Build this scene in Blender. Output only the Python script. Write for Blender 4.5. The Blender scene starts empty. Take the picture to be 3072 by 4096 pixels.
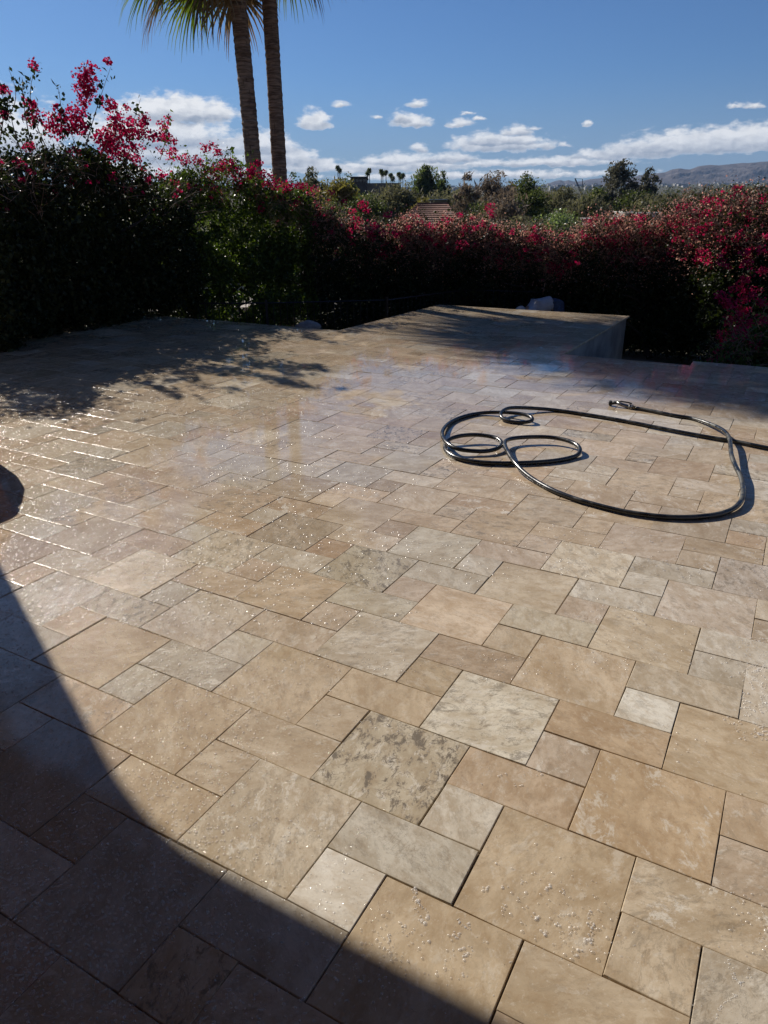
import bpy, bmesh, math, random
import numpy as np
from mathutils import Vector, Matrix, Euler
C = bpy.context.scene.collection
rng = np.random.default_rng(7)
random.seed(7)
R = math.radians

# ------------------------------------------------------------------ camera
FPX, PITCH, ROLL, CAMH = 2876.13, 0.398074, -0.006725, 1.7458
YAW, GX, GY, UN = -0.511531, 0.441611, 3.103932, 0.2032
def cam_axes():
    f = Vector((0, math.cos(PITCH), -math.sin(PITCH))); r = Vector((1, 0, 0)); u = r.cross(f)
    r2 = r*math.cos(ROLL)+u*math.sin(ROLL); u2 = -r*math.sin(ROLL)+u*math.cos(ROLL)
    return r2, u2, f
AR, AU, AF = cam_axes()
cam = bpy.data.cameras.new('camera'); camo = bpy.data.objects.new('camera', cam); C.objects.link(camo)
camo.matrix_world = Matrix.Translation((0, 0, CAMH)) @ Matrix((AR, AU, -AF)).transposed().to_4x4()
cam.sensor_fit = 'HORIZONTAL'; cam.sensor_width = 36; cam.lens = FPX/3072*36
cam.clip_start = 0.05; cam.clip_end = 30000
bpy.context.scene.camera = camo
SUN_AZ, SUN_EL = R(36.4), R(32.0)                       # azimuth to the left of +Y
SUND = Vector((-math.sin(SUN_AZ)*math.cos(SUN_EL), math.cos(SUN_AZ)*math.cos(SUN_EL), math.sin(SUN_EL)))

def ray(x, y):
    return (AF*FPX + AR*(x-1536) - AU*(y-2048)).normalized()
def W(x, y, Y):                                          # point of a photo ray at world distance Y
    d = ray(x, y); return Vector((0, 0, CAMH)) + d*(Y/d.y)
def GZ(x, y, z=0.0):                                     # point of a photo ray on the level z
    d = ray(x, y); return Vector((0, 0, CAMH)) + d*((z-CAMH)/d.z)
cU = Vector((math.cos(YAW), math.sin(YAW), 0)); cV = Vector((-math.sin(YAW), math.cos(YAW), 0))
def UV(u, v, z=0.0):                                     # paving grid -> world
    return Vector((GX, GY, z)) + cU*(u*UN) + cV*(v*UN)
def to_px(p):
    d = Vector(p)-Vector((0, 0, CAMH)); z = d.dot(AF)
    return (1536+FPX*d.dot(AR)/z, 2048-FPX*d.dot(AU)/z, z)
def azel(x, y):
    d = ray(x, y); return math.degrees(math.atan2(d.x, d.y)), math.degrees(math.asin(d.z))

# ------------------------------------------------------------------ node helper
class N:
    def __init__(s, tree): s.t = tree; s.n = tree.nodes; s.l = tree.links; s.n.clear()
    def new(s, typ, inp=None, **kw):
        n = s.n.new(typ)
        for k, v in kw.items(): setattr(n, k, v)
        for k, v in (inp or {}).items():
            if hasattr(v, 'is_output'): s.l.new(v, n.inputs[k])
            else: n.inputs[k].default_value = v
        return n
    def m(s, op, a, b=None, c=None, clamp=False):
        n = s.n.new('ShaderNodeMath'); n.operation = op; n.use_clamp = clamp
        for i, v in enumerate((a, b, c)):
            if v is None: continue
            if hasattr(v, 'is_output'): s.l.new(v, n.inputs[i])
            else: n.inputs[i].default_value = v
        return n.outputs[0]
    def ramp(s, v, a, b, lo=0.0, hi=1.0, smooth=True):
        n = s.new('ShaderNodeMapRange', {'Value': v, 'From Min': a, 'From Max': b, 'To Min': lo, 'To Max': hi})
        n.interpolation_type = 'SMOOTHSTEP' if smooth else 'LINEAR'
        return n.outputs[0]
    def mix(s, f, a, b, blend='MIX'):
        n = s.n.new('ShaderNodeMix'); n.data_type = 'RGBA'; n.blend_type = blend
        for i, v in ((0, f), (6, a), (7, b)):
            if hasattr(v, 'is_output'): s.l.new(v, n.inputs[i])
            elif i == 0: n.inputs[0].default_value = v
            else: n.inputs[i].default_value = (*v, 1)
        return n.outputs[2]
    def noise(s, vec, scale, detail=4, rough=.55, dist=0.0, dim='3D'):
        n = s.new('ShaderNodeTexNoise', {'Vector': vec, 'Scale': scale, 'Detail': detail, 'Roughness': rough, 'Distortion': dist})
        return n.outputs['Fac']
    def mapping(s, vec, sc=(1, 1, 1), loc=(0, 0, 0), rot=(0, 0, 0)):
        return s.new('ShaderNodeMapping', {'Vector': vec, 'Scale': sc, 'Location': loc, 'Rotation': rot}).outputs[0]

# ------------------------------------------------------------------ world: sky and clouds
world = bpy.data.worlds.new('World'); bpy.context.scene.world = world; world.use_nodes = True
w = N(world.node_tree)
sky = w.new('ShaderNodeTexSky'); sky.sky_type = 'NISHITA'; sky.sun_disc = False
sky.sun_elevation = SUN_EL; sky.sun_rotation = -SUN_AZ; sky.altitude = 400; sky.air_density = 1.0; sky.dust_density = .35; sky.ozone_density = 2.2
tc = w.new('ShaderNodeTexCoord'); sp = w.new('ShaderNodeSeparateXYZ', {0: tc.outputs['Generated']})
dx, dy, dz = sp.outputs
az = w.m('MULTIPLY', w.m('ARCTAN2', dx, dy), 57.2958)
el = w.m('MULTIPLY', w.m('ARCSINE', dz), 57.2958)
PD = 57.2958/FPX
CL = [(700,440,235,50),(860,452,110,26),(600,530,300,60),(780,600,330,62),(1010,575,170,42),(1120,622,150,42),(1250,660,140,26),(700,690,420,40),
      (1258,482,62,34),(1228,494,36,16),(1365,419,36,12),(1640,484,84,20),(1606,470,46,22),(1683,492,44,18),(1670,417,46,14),(1840,490,56,16),(1869,454,26,8),(1915,479,28,8),
      (2073,520,56,20),(2035,528,36,12),(2135,512,34,10),(2348,495,16,12),(1985,572,200,34),(1950,555,80,26),(2060,556,90,24),(2180,578,60,16),(1675,590,50,16),(2249,581,34,9),(1640,652,230,34),(1560,640,80,22),(1480,672,180,22),
      (2130,648,380,17),(1800,628,120,22),(1900,700,620,14),(2840,566,320,44),(3060,558,300,46),(2620,588,190,38),(2430,618,140,20),(2940,421,36,9),(3010,421,36,11),(1510,465,20,7),
      (60,560,170,80),(-300,520,450,140),(3560,520,430,70)]
M = None
cv = w.new('ShaderNodeCombineXYZ', {0: az, 1: w.m('MULTIPLY', el, 1.9), 2: 0.0}).outputs[0]
wn_ = w.new('ShaderNodeTexNoise', {'Vector': cv, 'Scale': .8, 'Detail': 4, 'Roughness': .6})
wc = w.new('ShaderNodeSeparateColor', {0: wn_.outputs['Color']})
azw = w.m('ADD', az, w.m('MULTIPLY', w.m('SUBTRACT', wc.outputs[0], .5), 1.0))
elw = w.m('ADD', el, w.m('MULTIPLY', w.m('SUBTRACT', wc.outputs[1], .5), .6))
VB = None
for (x, y, rx, ry) in CL:
    a0, e0 = azel(x, y+ry*.45); ra, re = rx*PD*1.08, ry*PD*1.55     # the centre sits near the flat base
    p = w.m('DIVIDE', w.m('SUBTRACT', azw, a0), ra); qv = w.m('DIVIDE', w.m('SUBTRACT', elw, e0), re)
    qn = w.m('MAXIMUM', qv, w.m('MULTIPLY', qv, -2.6))
    r = w.m('SQRT', w.m('ADD', w.m('MULTIPLY', p, p), w.m('MULTIPLY', qn, qn)))
    mi = w.m('MULTIPLY', w.m('SUBTRACT', 1.0, r), min(1.0, .45+ry/80.))
    M = mi if M is None else w.m('SMOOTH_MAX', M, mi, .06)
    vb = w.m('MULTIPLY', w.ramp(r, 1.3, .6), w.ramp(qv, .35, -.35))
    VB = vb if VB is None else w.m('MAXIMUM', VB, vb)
gen = w.m('MULTIPLY', w.ramp(el, 0.5, 3.0), w.ramp(el, 9.0, 4.0))
gen = w.m('SUBTRACT', w.m('MULTIPLY', gen, w.ramp(w.m('ABSOLUTE', az), 34, 44)), .55)
M = w.m('MAXIMUM', M, gen)
def bill(vec, sc, det=6):                                    # rounded billows: inverted cell distance
    v = w.new('ShaderNodeTexVoronoi', {'Vector': vec, 'Scale': sc, 'Detail': det, 'Roughness': .55}); v.feature = 'F1'; v.normalize = True
    return w.m('SUBTRACT', 1., v.outputs['Distance'])
wv = w.new('ShaderNodeVectorMath', {0: cv}); wv.operation = 'ADD'
wsub = w.new('ShaderNodeVectorMath', {0: wn_.outputs['Color']}); wsub.operation = 'SCALE'; wsub.inputs['Scale'].default_value = .7
w.l.new(wsub.outputs[0], wv.inputs[1])
n1 = bill(wv.outputs[0], .85, 4)
n1u = bill(w.mapping(wv.outputs[0], loc=(.22, -.34, 0)), .85, 4)
ns = w.noise(w.mapping(cv, (.8, 1.1, 1)), 1.4, 7, .56, .3)
dens = w.m('ADD', M, w.m('ADD', w.m('MULTIPLY', w.m('SUBTRACT', n1, .68), 1.1), w.m('MULTIPLY', w.m('SUBTRACT', ns, .5), .62)))
alpha = w.ramp(dens, .0, .44)
alpha = w.m('MULTIPLY', alpha, w.ramp(M, -.30, .05))
n2 = w.noise(w.mapping(cv, (.5, 1., 1), (7, 3, 2)), .9, 6, .55, .3)
thick = w.ramp(w.m('ADD', dens, w.m('MULTIPLY', w.m('SUBTRACT', n2, .5), .9)), .25, 1.05)
relief = w.m('SUBTRACT', n1, n1u)
shade = w.m('ADD', w.m('MULTIPLY', thick, .22), w.m('MULTIPLY', VB, .85))
shade = w.m('SUBTRACT', shade, w.m('MULTIPLY', relief, 1.5), clamp=True)
shade = w.m('MULTIPLY', shade, w.ramp(dens, .05, .35))
ccol = w.mix(shade, (19.5, 19.3, 19.), (6.2, 7.0, 8.4))
haze_f = w.m('MULTIPLY', w.ramp(el, 9.0, .5), .62)
tint = w.mix(1.0, sky.outputs[0], (0.58, .93, 1.42), 'MULTIPLY')
skyc = w.mix(haze_f, tint, (4.7, 6.0, 8.3))
fin = w.mix(w.m('MULTIPLY', alpha, .97), skyc, ccol)
bg = w.new('ShaderNodeBackground', {0: fin, 1: 0.042})
w.l.new(bg.outputs[0], w.new('ShaderNodeOutputWorld').inputs[0])

sl = bpy.data.lights.new('sun', 'SUN'); sl.energy = 5.0; sl.angle = R(.53); sl.color = (1, .925, .825)
so = bpy.data.objects.new('sun', sl); C.objects.link(so); so.rotation_euler = SUND.to_track_quat('Z', 'Y').to_euler(); so.location = (0, 0, 30)
sc = bpy.context.scene
sc.view_settings.view_transform = 'Standard'; sc.view_settings.look = 'None'; sc.view_settings.gamma = 1; sc.view_settings.exposure = 0.25
sc.view_settings.use_curve_mapping = False
sc.cycles.max_bounces = 6; sc.cycles.transparent_max_bounces = 12; sc.cycles.volume_bounces = 0; sc.cycles.caustics_reflective = False; sc.cycles.caustics_refractive = False
sc.cycles.use_denoising = True

# ------------------------------------------------------------------ building helpers
class MB:
    def __init__(s): s.v = []; s.f = []; s.n = 0
    def add(s, vs, fs):
        s.v.extend([tuple(p) for p in vs]); s.f.extend([tuple(i+s.n for i in f) for f in fs]); s.n = len(s.v)
    def box(s, o, ax, ay, az_):                           # origin corner and three edge vectors
        o, ax, ay, az_ = map(Vector, (o, ax, ay, az_))
        vs = [o, o+ax, o+ax+ay, o+ay]; vs += [p+az_ for p in vs]
        fs = [(3,2,1,0),(4,5,6,7),(0,1,5,4),(1,2,6,5),(2,3,7,6),(3,0,4,7)]
        if ax.cross(ay).dot(az_) < 0: fs = [f[::-1] for f in fs]
        s.add(vs, fs)
    def cbox(s, c, dx, dy, dz, rz=0):
        m = Matrix.Rotation(rz, 3, 'Z'); ax = m@Vector((dx,0,0)); ay = m@Vector((0,dy,0)); az_ = Vector((0,0,dz))
        s.box(Vector(c)-ax/2-ay/2-az_/2, ax, ay, az_)
    def tube(s, pts, rad, n=6, cap=True):
        pts = [Vector(p) for p in pts]; k = len(pts)
        if not hasattr(rad, '__len__'): rad = [rad]*k
        up = Vector((0, 0, 1)); base = s.n; vs = []; pa = None
        for i, p in enumerate(pts):
            t = (pts[min(i+1, k-1)]-pts[max(i-1, 0)]).normalized()
            if pa is None:
                a = t.cross(up)
                if a.length < .05: a = t.cross(Vector((1, 0, 0)))
            else: a = pa - t*pa.dot(t)
            a.normalize(); pa = a; b = t.cross(a)
            for j in range(n):
                an = 2*math.pi*j/n
                vs.append(p + (a*math.cos(an)+b*math.sin(an))*rad[i])
        fs = []
        for i in range(k-1):
            for j in range(n):
                j2 = (j+1) % n
                fs.append((i*n+j, (i+1)*n+j, (i+1)*n+j2, i*n+j2))
        if cap: fs.append(tuple(range(n))); fs.append(tuple((k-1)*n+j for j in range(n))[::-1])
        s.add(vs, fs)
    def lathe(s, c, prof, n=24):                          # prof: (r, z)
        vs = []; k = len(prof)
        for r, z in prof:
            for j in range(n):
                a = 2*math.pi*j/n; vs.append((c[0]+r*math.cos(a), c[1]+r*math.sin(a), c[2]+z))
        fs = [(i*n+j, i*n+(j+1) % n, (i+1)*n+(j+1) % n, (i+1)*n+j) for i in range(k-1) for j in range(n)]
        s.add(vs, fs)
    def build(s, name, mat, parent=None, smooth=False):
        me = bpy.data.meshes.new(name); me.from_pydata(s.v, [], s.f); me.update()
        if smooth: me.polygons.foreach_set('use_smooth', [True]*len(me.polygons))
        return link(name, me, mat, parent)
def link(name, me, mat, parent=None):
    if mat: me.materials.append(mat)
    o = bpy.data.objects.new(name, me); C.objects.link(o)
    if parent: 
        o.parent = parent; o.matrix_parent_inverse = parent.matrix_basis.inverted()
    return o
def quads(name, V4, mat, parent=None, smooth=False, uvs=None):   # V4: (n,4,3)
    n = len(V4); me = bpy.data.meshes.new(name)
    me.vertices.add(4*n); me.vertices.foreach_set('co', np.ascontiguousarray(V4, dtype=np.float32).ravel())
    me.loops.add(4*n); me.loops.foreach_set('vertex_index', np.arange(4*n, dtype=np.int32))
    me.polygons.add(n); me.polygons.foreach_set('loop_start', np.arange(0, 4*n, 4, dtype=np.int32))
    if smooth: me.polygons.foreach_set('use_smooth', np.ones(n, dtype=bool))
    me.update(calc_edges=True); me.validate()
    return link(name, me, mat, parent)
def empty(name, loc, rz=0):
    o = bpy.data.objects.new(name, None); C.objects.link(o); o.location = loc; o.rotation_euler = (0, 0, rz); o.empty_display_size = .2
    return o
def tag(o, label=None, cat=None, group=None, kind=None):
    if label: o['label'] = label
    if cat: o['category'] = cat
    if group: o['group'] = group
    if kind: o['kind'] = kind
    return o
def stuff(o): o['kind'] = 'stuff'; return o

# ------------------------------------------------------------------ materials
def mat(name): 
    m = bpy.data.materials.new(name); m.use_nodes = True; return m, N(m.node_tree)
def simple(name, col, rough=.6, var=.25, scale=8, metal=0, bump=.0, bscale=60, spec=.5):
    m, n = mat(name); g = n.new('ShaderNodeNewGeometry').outputs['Position']
    f = n.noise(g, scale, 5, .6)
    d = tuple(c*(1-var) for c in col); b = tuple(min(1, c*(1+var)) for c in col)
    c = n.mix(n.ramp(f, .3, .7), d, b)
    p = n.new('ShaderNodeBsdfPrincipled', {'Base Color': c, 'Roughness': rough, 'Metallic': metal, 'Specular IOR Level': spec})
    if bump:
        bb = n.new('ShaderNodeBump', {'Height': n.noise(g, bscale, 6, .6), 'Strength': bump, 'Distance': .01}); n.l.new(bb.outputs[0], p.inputs['Normal'])
    n.l.new(p.outputs[0], n.new('ShaderNodeOutputMaterial').inputs[0]); return m
def leafmat(name, c1, c2, tr=.35, gloss=.35, rough=.4, scale=3.0, trc=None):
    m, n = mat(name); g = n.new('ShaderNodeNewGeometry')
    f = n.m('ADD', n.m('MULTIPLY', g.outputs['Random Per Island'], .7), n.m('MULTIPLY', n.noise(g.outputs['Position'], scale, 3), .3))
    c = n.mix(n.ramp(f, .2, .8), c1, c2)
    p = n.new('ShaderNodeBsdfPrincipled', {'Base Color': c, 'Roughness': rough, 'Specular IOR Level': gloss})
    tcol = n.mix(1.0, c, trc or (1.6, 1.9, .6), 'MULTIPLY')
    t = n.new('ShaderNodeBsdfTranslucent', {'Color': tcol})
    mx = n.new('ShaderNodeMixShader', {0: tr, 1: p.outputs[0], 2: t.outputs[0]})
    n.l.new(mx.outputs[0], n.new('ShaderNodeOutputMaterial').inputs[0]); return m

def travertine():
    m, n = mat('travertine')
    uv = n.new('ShaderNodeAttribute', attribute_name='tuv').outputs['Vector']
    col = n.new('ShaderNodeAttribute', attribute_name='tcol').outputs['Color']
    prm = n.new('ShaderNodeSeparateXYZ', {0: n.new('ShaderNodeAttribute', attribute_name='tprm').outputs['Vector']}).outputs
    pos = n.new('ShaderNodeNewGeometry').outputs['Position']
    sx = n.new('ShaderNodeSeparateXYZ', {0: pos}).outputs
    st = n.mapping(uv, (1.0, 1.55, 1))                      # bedding runs one way in each stone
    big = n.noise(st, 4.2, 9, .66, .5)
    mid = n.noise(st, 17, 8, .70, .35)
    fine = n.noise(uv, 62, 8, .78)
    c = n.mix(n.ramp(big, .32, .68), n.mix(1., col, (.79, .74, .67), 'MULTIPLY'), n.mix(1., col, (1.15, 1.16, 1.18), 'MULTIPLY'))
    # pale calcite patches
    pal = n.m('MULTIPLY', n.ramp(n.noise(n.mapping(st, loc=(4, 4, 0)), 9, 11, .78, .35), .535, .60), n.m('ADD', .12, n.m('MULTIPLY', prm[0], .85)))
    c = n.mix(pal, c, (.66, .61, .52))
    c = n.mix(n.m('MULTIPLY', n.ramp(mid, .46, .64), .50), c, n.mix(1., col, (.68, .58, .46), 'MULTIPLY'))
    # veins
    vn = n.noise(n.mapping(st, loc=(1, 9, 0)), 5.0, 10, .74, .6)
    vein = n.ramp(n.m('ABSOLUTE', n.m('SUBTRACT', vn, .5)), .016, .0)
    dmot = n.m('MULTIPLY', n.ramp(n.noise(n.mapping(st, loc=(2, 5, 0)), 14, 11, .8, .5), .51, .59), n.m('MULTIPLY', n.m('ADD', prm[1], .08), .9))
    vein = n.m('MULTIPLY', vein, n.ramp(big, .40, .60))
    c = n.mix(n.m('MULTIPLY', vein, n.m('ADD', .14, n.m('MULTIPLY', prm[1], .75))), c, (.13, .105, .08))
    c = n.mix(dmot, c, (.17, .14, .10))
    speck = n.ramp(fine, .57, .68); c = n.mix(n.m('MULTIPLY', speck, .55), c, (.25, .19, .13))
    lsp = n.ramp(fine, .44, .33); c = n.mix(n.m('MULTIPLY', lsp, .34), c, (.74, .69, .60))
    # pits and open holes
    ph = n.noise(n.mapping(st, (1, 1.5, 1), (3, 1, 0)), 24, 3, .5, .4)
    pit = n.m('MULTIPLY', n.ramp(ph, .755, .80), n.ramp(n.noise(uv, 2.3, 2), .46, .62))
    c = n.mix(n.m('MULTIPLY', pit, .8), c, (.075, .055, .04))
    # wet patches (position on the terrace) - wetter stone is deeper in colour
    wn = n.noise(pos, .8, 5, .62, .6)
    wetpos = n.m('ADD', n.ramp(sx[0], 3.2, -3.4), n.m('MULTIPLY', n.m('SUBTRACT', wn, .5), 1.1), clamp=True)
    far = n.ramp(sx[1], 3.8, 9)
    wet = n.m('ADD', n.m('MULTIPLY', wetpos, .65), n.m('MULTIPLY', far, .50), clamp=True)
    c = n.mix(n.m('MULTIPLY', wet, .55), c, n.mix(1., c, (.84, .76, .60), 'MULTIPLY'))
    # droplets standing on the stone
    def drops(scale, r0, r1, loc):
        v = n.new('ShaderNodeTexVoronoi', {'Vector': n.mapping(pos, (1, 1, .01), loc), 'Scale': scale}); v.feature = 'F1'
        sep = n.new('ShaderNodeSeparateColor', {0: v.outputs['Color']})
        rad = n.ramp(sep.outputs[0], .0, 1., r0, r1, False)
        keep = n.m('GREATER_THAN', n.m('ADD', n.m('MULTIPLY', wn, .5), n.m('MULTIPLY', wetpos, .6)), n.m('ADD', .12, n.m('MULTIPLY', sep.outputs[1], .85)))
        q = n.m('DIVIDE', v.outputs['Distance'], rad)
        h = n.m('MAXIMUM', n.m('SUBTRACT', 1., n.m('MULTIPLY', q, q)), 0.)
        return n.m('MULTIPLY', n.m('MULTIPLY', h, keep), n.m('MULTIPLY', rad, .20)), n.m('MULTIPLY', n.m('GREATER_THAN', h, .05), keep)
    h1, k1 = drops(62, .12, .34, (0, 0, 0)); h2, k2 = drops(120, .14, .36, (3, 1, 0))
    dh = n.m('MAXIMUM', n.m('DIVIDE', h1, 62.), n.m('DIVIDE', h2, 120.)); dk = n.m('MAXIMUM', k1, k2)
    relief = n.m('ADD', n.m('MULTIPLY', n.m('ADD', mid, n.m('MULTIPLY', fine, .5)), .0016), n.m('MULTIPLY', pit, -.004))
    b1 = n.new('ShaderNodeBump', {'Height': relief, 'Strength': .55, 'Distance': 1.0})
    edge = n.ramp(n.new('ShaderNodeSeparateXYZ', {0: n.new('ShaderNodeNewGeometry').outputs['Normal']}).outputs[2], .998, .985)
    dry = n.m('MULTIPLY', edge, n.ramp(n.noise(pos, 16, 4, .7), .56, .44))
    wetf = n.m('MULTIPLY', wet, n.ramp(wn, .28, .46))
    b2 = n.new('ShaderNodeBump', {'Height': n.m('ADD', n.m('MULTIPLY', relief, n.m('SUBTRACT', .24, n.m('MULTIPLY', wetf, .225))), dh), 'Strength': 1., 'Distance': 1.0})
    film = n.m('MAXIMUM', n.ramp(wetf, .05, .5), dk)
    rgh = .85
    crg = n.m('MAXIMUM', n.ramp(wetf, .05, .55, .18, .028), n.m('MAXIMUM', n.m('MULTIPLY', dk, .075), n.m('MULTIPLY', edge, .22)))
    p = n.new('ShaderNodeBsdfPrincipled', {'Base Color': c, 'Roughness': rgh, 'Specular IOR Level': .12, 'Normal': b1.outputs[0],
                                         'Coat Weight': n.m('MULTIPLY', n.m('ADD', n.m('SUBTRACT', .30, n.m('MULTIPLY', dry, .27)), n.m('MULTIPLY', n.m('SUBTRACT', film, dry, clamp=True), .70)), 1.), 'Coat Roughness': crg, 'Coat IOR': 1.5, 'Coat Normal': b2.outputs[0]})
    n.l.new(p.outputs[0], n.new('ShaderNodeOutputMaterial').inputs[0]); return m
TRAV = travertine()
DWOOD = simple('dark_stained_wood', (.22, .12, .07), .7, .3, 4)
STUCCO = simple('stucco', (.30, .25, .20), .85, .16, 3, bump=.5, bscale=90)
CONC = simple('grey_concrete', (.30, .285, .265), .8, .38, 1.8, bump=.4, bscale=50)
SAND = simple('joint_sand', (.13, .10, .072), .95, .3, 30)
SOIL = simple('soil', (.14, .105, .075), .95, .45, 1.5, bump=.8, bscale=12)
BARK = simple('bark', (.085, .062, .045), .9, .4, 14, bump=.9, bscale=40)
IRON = simple('black_iron', (.018, .018, .02), .45, .2, 5, metal=.3)
TERRA = simple('terracotta', (.36, .16, .085), .8, .3, 3)

# ------------------------------------------------------------------ the setting: paving
REG = [(-46, -25.2, -26, 33.4), (-25.2, -7.02, -26, 51.65), (-7.02, .6, -26, 31.55), (.6, 22, -26, 33.0)]
PAL = [(.53,.425,.295),(.55,.445,.315),(.51,.42,.305),(.53,.44,.325),(.50,.40,.28),(.60,.52,.40),(.52,.425,.32),(.475,.365,.25),(.54,.455,.345),(.51,.45,.355),(.56,.45,.325),(.62,.56,.46)]
TT, GG, LL, BB, PP, GO = (.49,.405,.29), (.47,.42,.335), (.57,.52,.43), (.425,.335,.235), (.485,.40,.305), (.49,.395,.27)
OV = {  # stones that stand out in the photo: (colour, pale patches, veins)
 (4,-9):(TT,.3,.1),(2,-10):(GO,.25,.05),(5,-8):(TT,.2,.3),(0,-10):(GG,.2,.1),(5,-7):(TT,.9,.35),(-2,-11):(GG,.3,.1),(1,-9):((.68,.64,.56),1.,.1),(3,-8):(GO,.3,.1),(6,-6):(PP,.5,.3),(1,-8):((.49,.45,.37),.4,.3),
 (-1,-9):((.53,.46,.35),.8,.3),(2,-7):(LL,.6,.2),(4,-6):((.48,.365,.235),.6,.05),(-3,-9):(GO,.1,.05),(2,-6):((.48,.375,.26),.2,.1),(-2,-8):(TT,.7,.1),(0,-7):((.50,.44,.33),.7,1.),(3,-5):(PP,.7,.2),(5,-4):(GO,.15,.05),(-2,-7):(TT,.4,.1),
 (3,-4):((.45,.34,.22),.2,.1),(-4,-8):(GO,.15,.1),(-1,-6):(TT,.4,.1),(1,-5):((.62,.57,.46),.9,.55),(4,-3):((.62,.58,.49),.9,.2),(-1,-5):(GO,.1,.1),(4,-2):((.49,.42,.315),.3,.2),(-5,-7):(GG,.6,.1),(-3,-6):(GO,.25,.15),(0,-4):((.47,.38,.255),.2,.3),
 (2,-3):((.51,.41,.285),.3,.1),(5,-1):(GG,.4,.2),(-5,-6):(GG,1.,.2),(0,-3):(BB,.2,.3),(5,0):(LL,.6,.2),(-7,-7):(GO,.1,.02),(-4,-5):(LL,.5,.2),(-2,-4):((.53,.47,.37),.7,.35),(1,-2):(TT,.3,.2),(3,-1):((.53,.445,.32),.3,.2),
 (-4,-4):(PP,.5,.2),(1,-1):((.50,.44,.33),.3,.2),(-6,-5):((.53,.46,.37),.5,.2),(-3,-3):(PP,.3,.2),(-1,-2):((.60,.49,.36),.3,.1),(2,0):(PP,.4,.2),(4,1):((.55,.475,.385),.6,.3),(-3,-2):((.50,.45,.35),.5,.4),(2,1):(LL,.4,.3),(-7,-4):(GG,.5,.1),
 (-5,-3):((.53,.43,.31),.2,.3),(-2,-1):(PP,.2,.1),(0,0):((.53,.45,.33),.2,.1),(3,2):(LL,.7,.3),(5,3):((.46,.40,.33),.3,.6),(-2,0):((.49,.44,.35),.2,.2),(3,3):(GG,.4,.3),(-4,-1):((.46,.41,.31),.5,.9),(-6,-2):((.48,.38,.28),.2,.1),(-1,1):(LL,.4,.2),
 (1,2):((.60,.53,.41),.4,.4),(-1,2):(PP,.3,.1),(-5,0):((.43,.32,.22),.1,.2),(-3,1):((.51,.46,.36),.2,.2),(-4,2):(BB,.2,.2),(0,3):(PP,.3,.3),(2,4):(PP,.3,.1),(-3,-10):(BB,.2,.1),(-5,-10):(BB,.2,.1)}
tiles = []
def clipr(t, r): 
    a, b, c, d = max(t[0], r[0]), min(t[1], r[1]), max(t[2], r[2]), min(t[3], r[3])
    return (a, b, c, d) if b-a > .05 and d-c > .05 else None
for a in range(-40, 40):
    for b in range(-40, 40):
        u0 = a+3*b; v0 = 2*a-b
        for t in ((u0, u0+2, v0, v0+2), (u0+2, u0+4, v0+1, v0+2), (u0+2, u0+3, v0, v0+1)):
            cl = [c_ for c_ in (clipr(t, r) for r in REG) if c_]
            if not cl: continue
            area = sum((c_[1]-c_[0])*(c_[3]-c_[2]) for c_ in cl)
            if area > (t[1]-t[0])*(t[3]-t[2])-.01: cl = [t]
            for c_ in cl: tiles.append((c_, (t[0], t[2])))
def tile_mesh(t, key):
    (u0, u1, v0, v1) = t; g = .0052/UN*.5*random.uniform(.3, .8)   # half joint
    z = random.gauss(0, .0009); tx, ty = random.gauss(0, .0016), random.gauss(0, .0016)
    cs = []
    for (u, v, su, sv) in ((u0, v0, 1, 1), (u1, v0, -1, 1), (u1, v1, -1, -1), (u0, v1, 1, -1)):
        cs.append((u+su*g+random.gauss(0, .006), v+sv*g+random.gauss(0, .006), su, sv))
    ch = .0026/UN*random.uniform(.6, 1.5)
    um, vm = (u0+u1)/2, (v0+v1)/2
    vs = []
    for k, (dc, dz) in enumerate(((ch, 0.), (ch*.35, -.0009), (0., -.0035), (0., -.03))):
        for (u, v, su, sv) in cs:
            uu, vv = u+su*dc, v+sv*dc
            vs.append(UV(uu, vv, z+dz+((uu-um)*tx+(vv-vm)*ty)*UN*(dz > -.02)))
    fs = [(0, 1, 2, 3)]
    for k in range(3):
        for j in range(4):
            j2 = (j+1) % 4; fs.append((k*4+j, (k+1)*4+j, (k+1)*4+j2, k*4+j2))
    an = random.uniform(0, 6.28) if random.random() < .5 else random.choice((0, 1.57))+random.gauss(0, .12)
    ox, oy = random.uniform(0, 90), random.uniform(0, 90)
    tuv = [(math.cos(an)*p.x-math.sin(an)*p.y+ox, math.sin(an)*p.x+math.cos(an)*p.y+oy, ox) for p in vs]
    if key in OV: col, pa, ve = OV[key]
    else:
        col = random.choice(PAL); k = random.gauss(1, .06); col = tuple(c_*k for c_ in col); col = tuple(c_*.93 for c_ in col)
        pa = random.random()**1.5; ve = random.random()**3
    nr = []
    for k in range(4):
        tilt = (0, .42, 1.0, 1.5)[k]
        for (u, v, su, sv) in cs:
            o_ = -(cU*su+cV*sv)*.7071*math.sin(tilt); nr.append((o_.x, o_.y, math.cos(tilt)))
    return vs, fs, tuv, (*col, 1), (pa, ve, random.random()), nr, (u0, u1, v0, v1)
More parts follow.
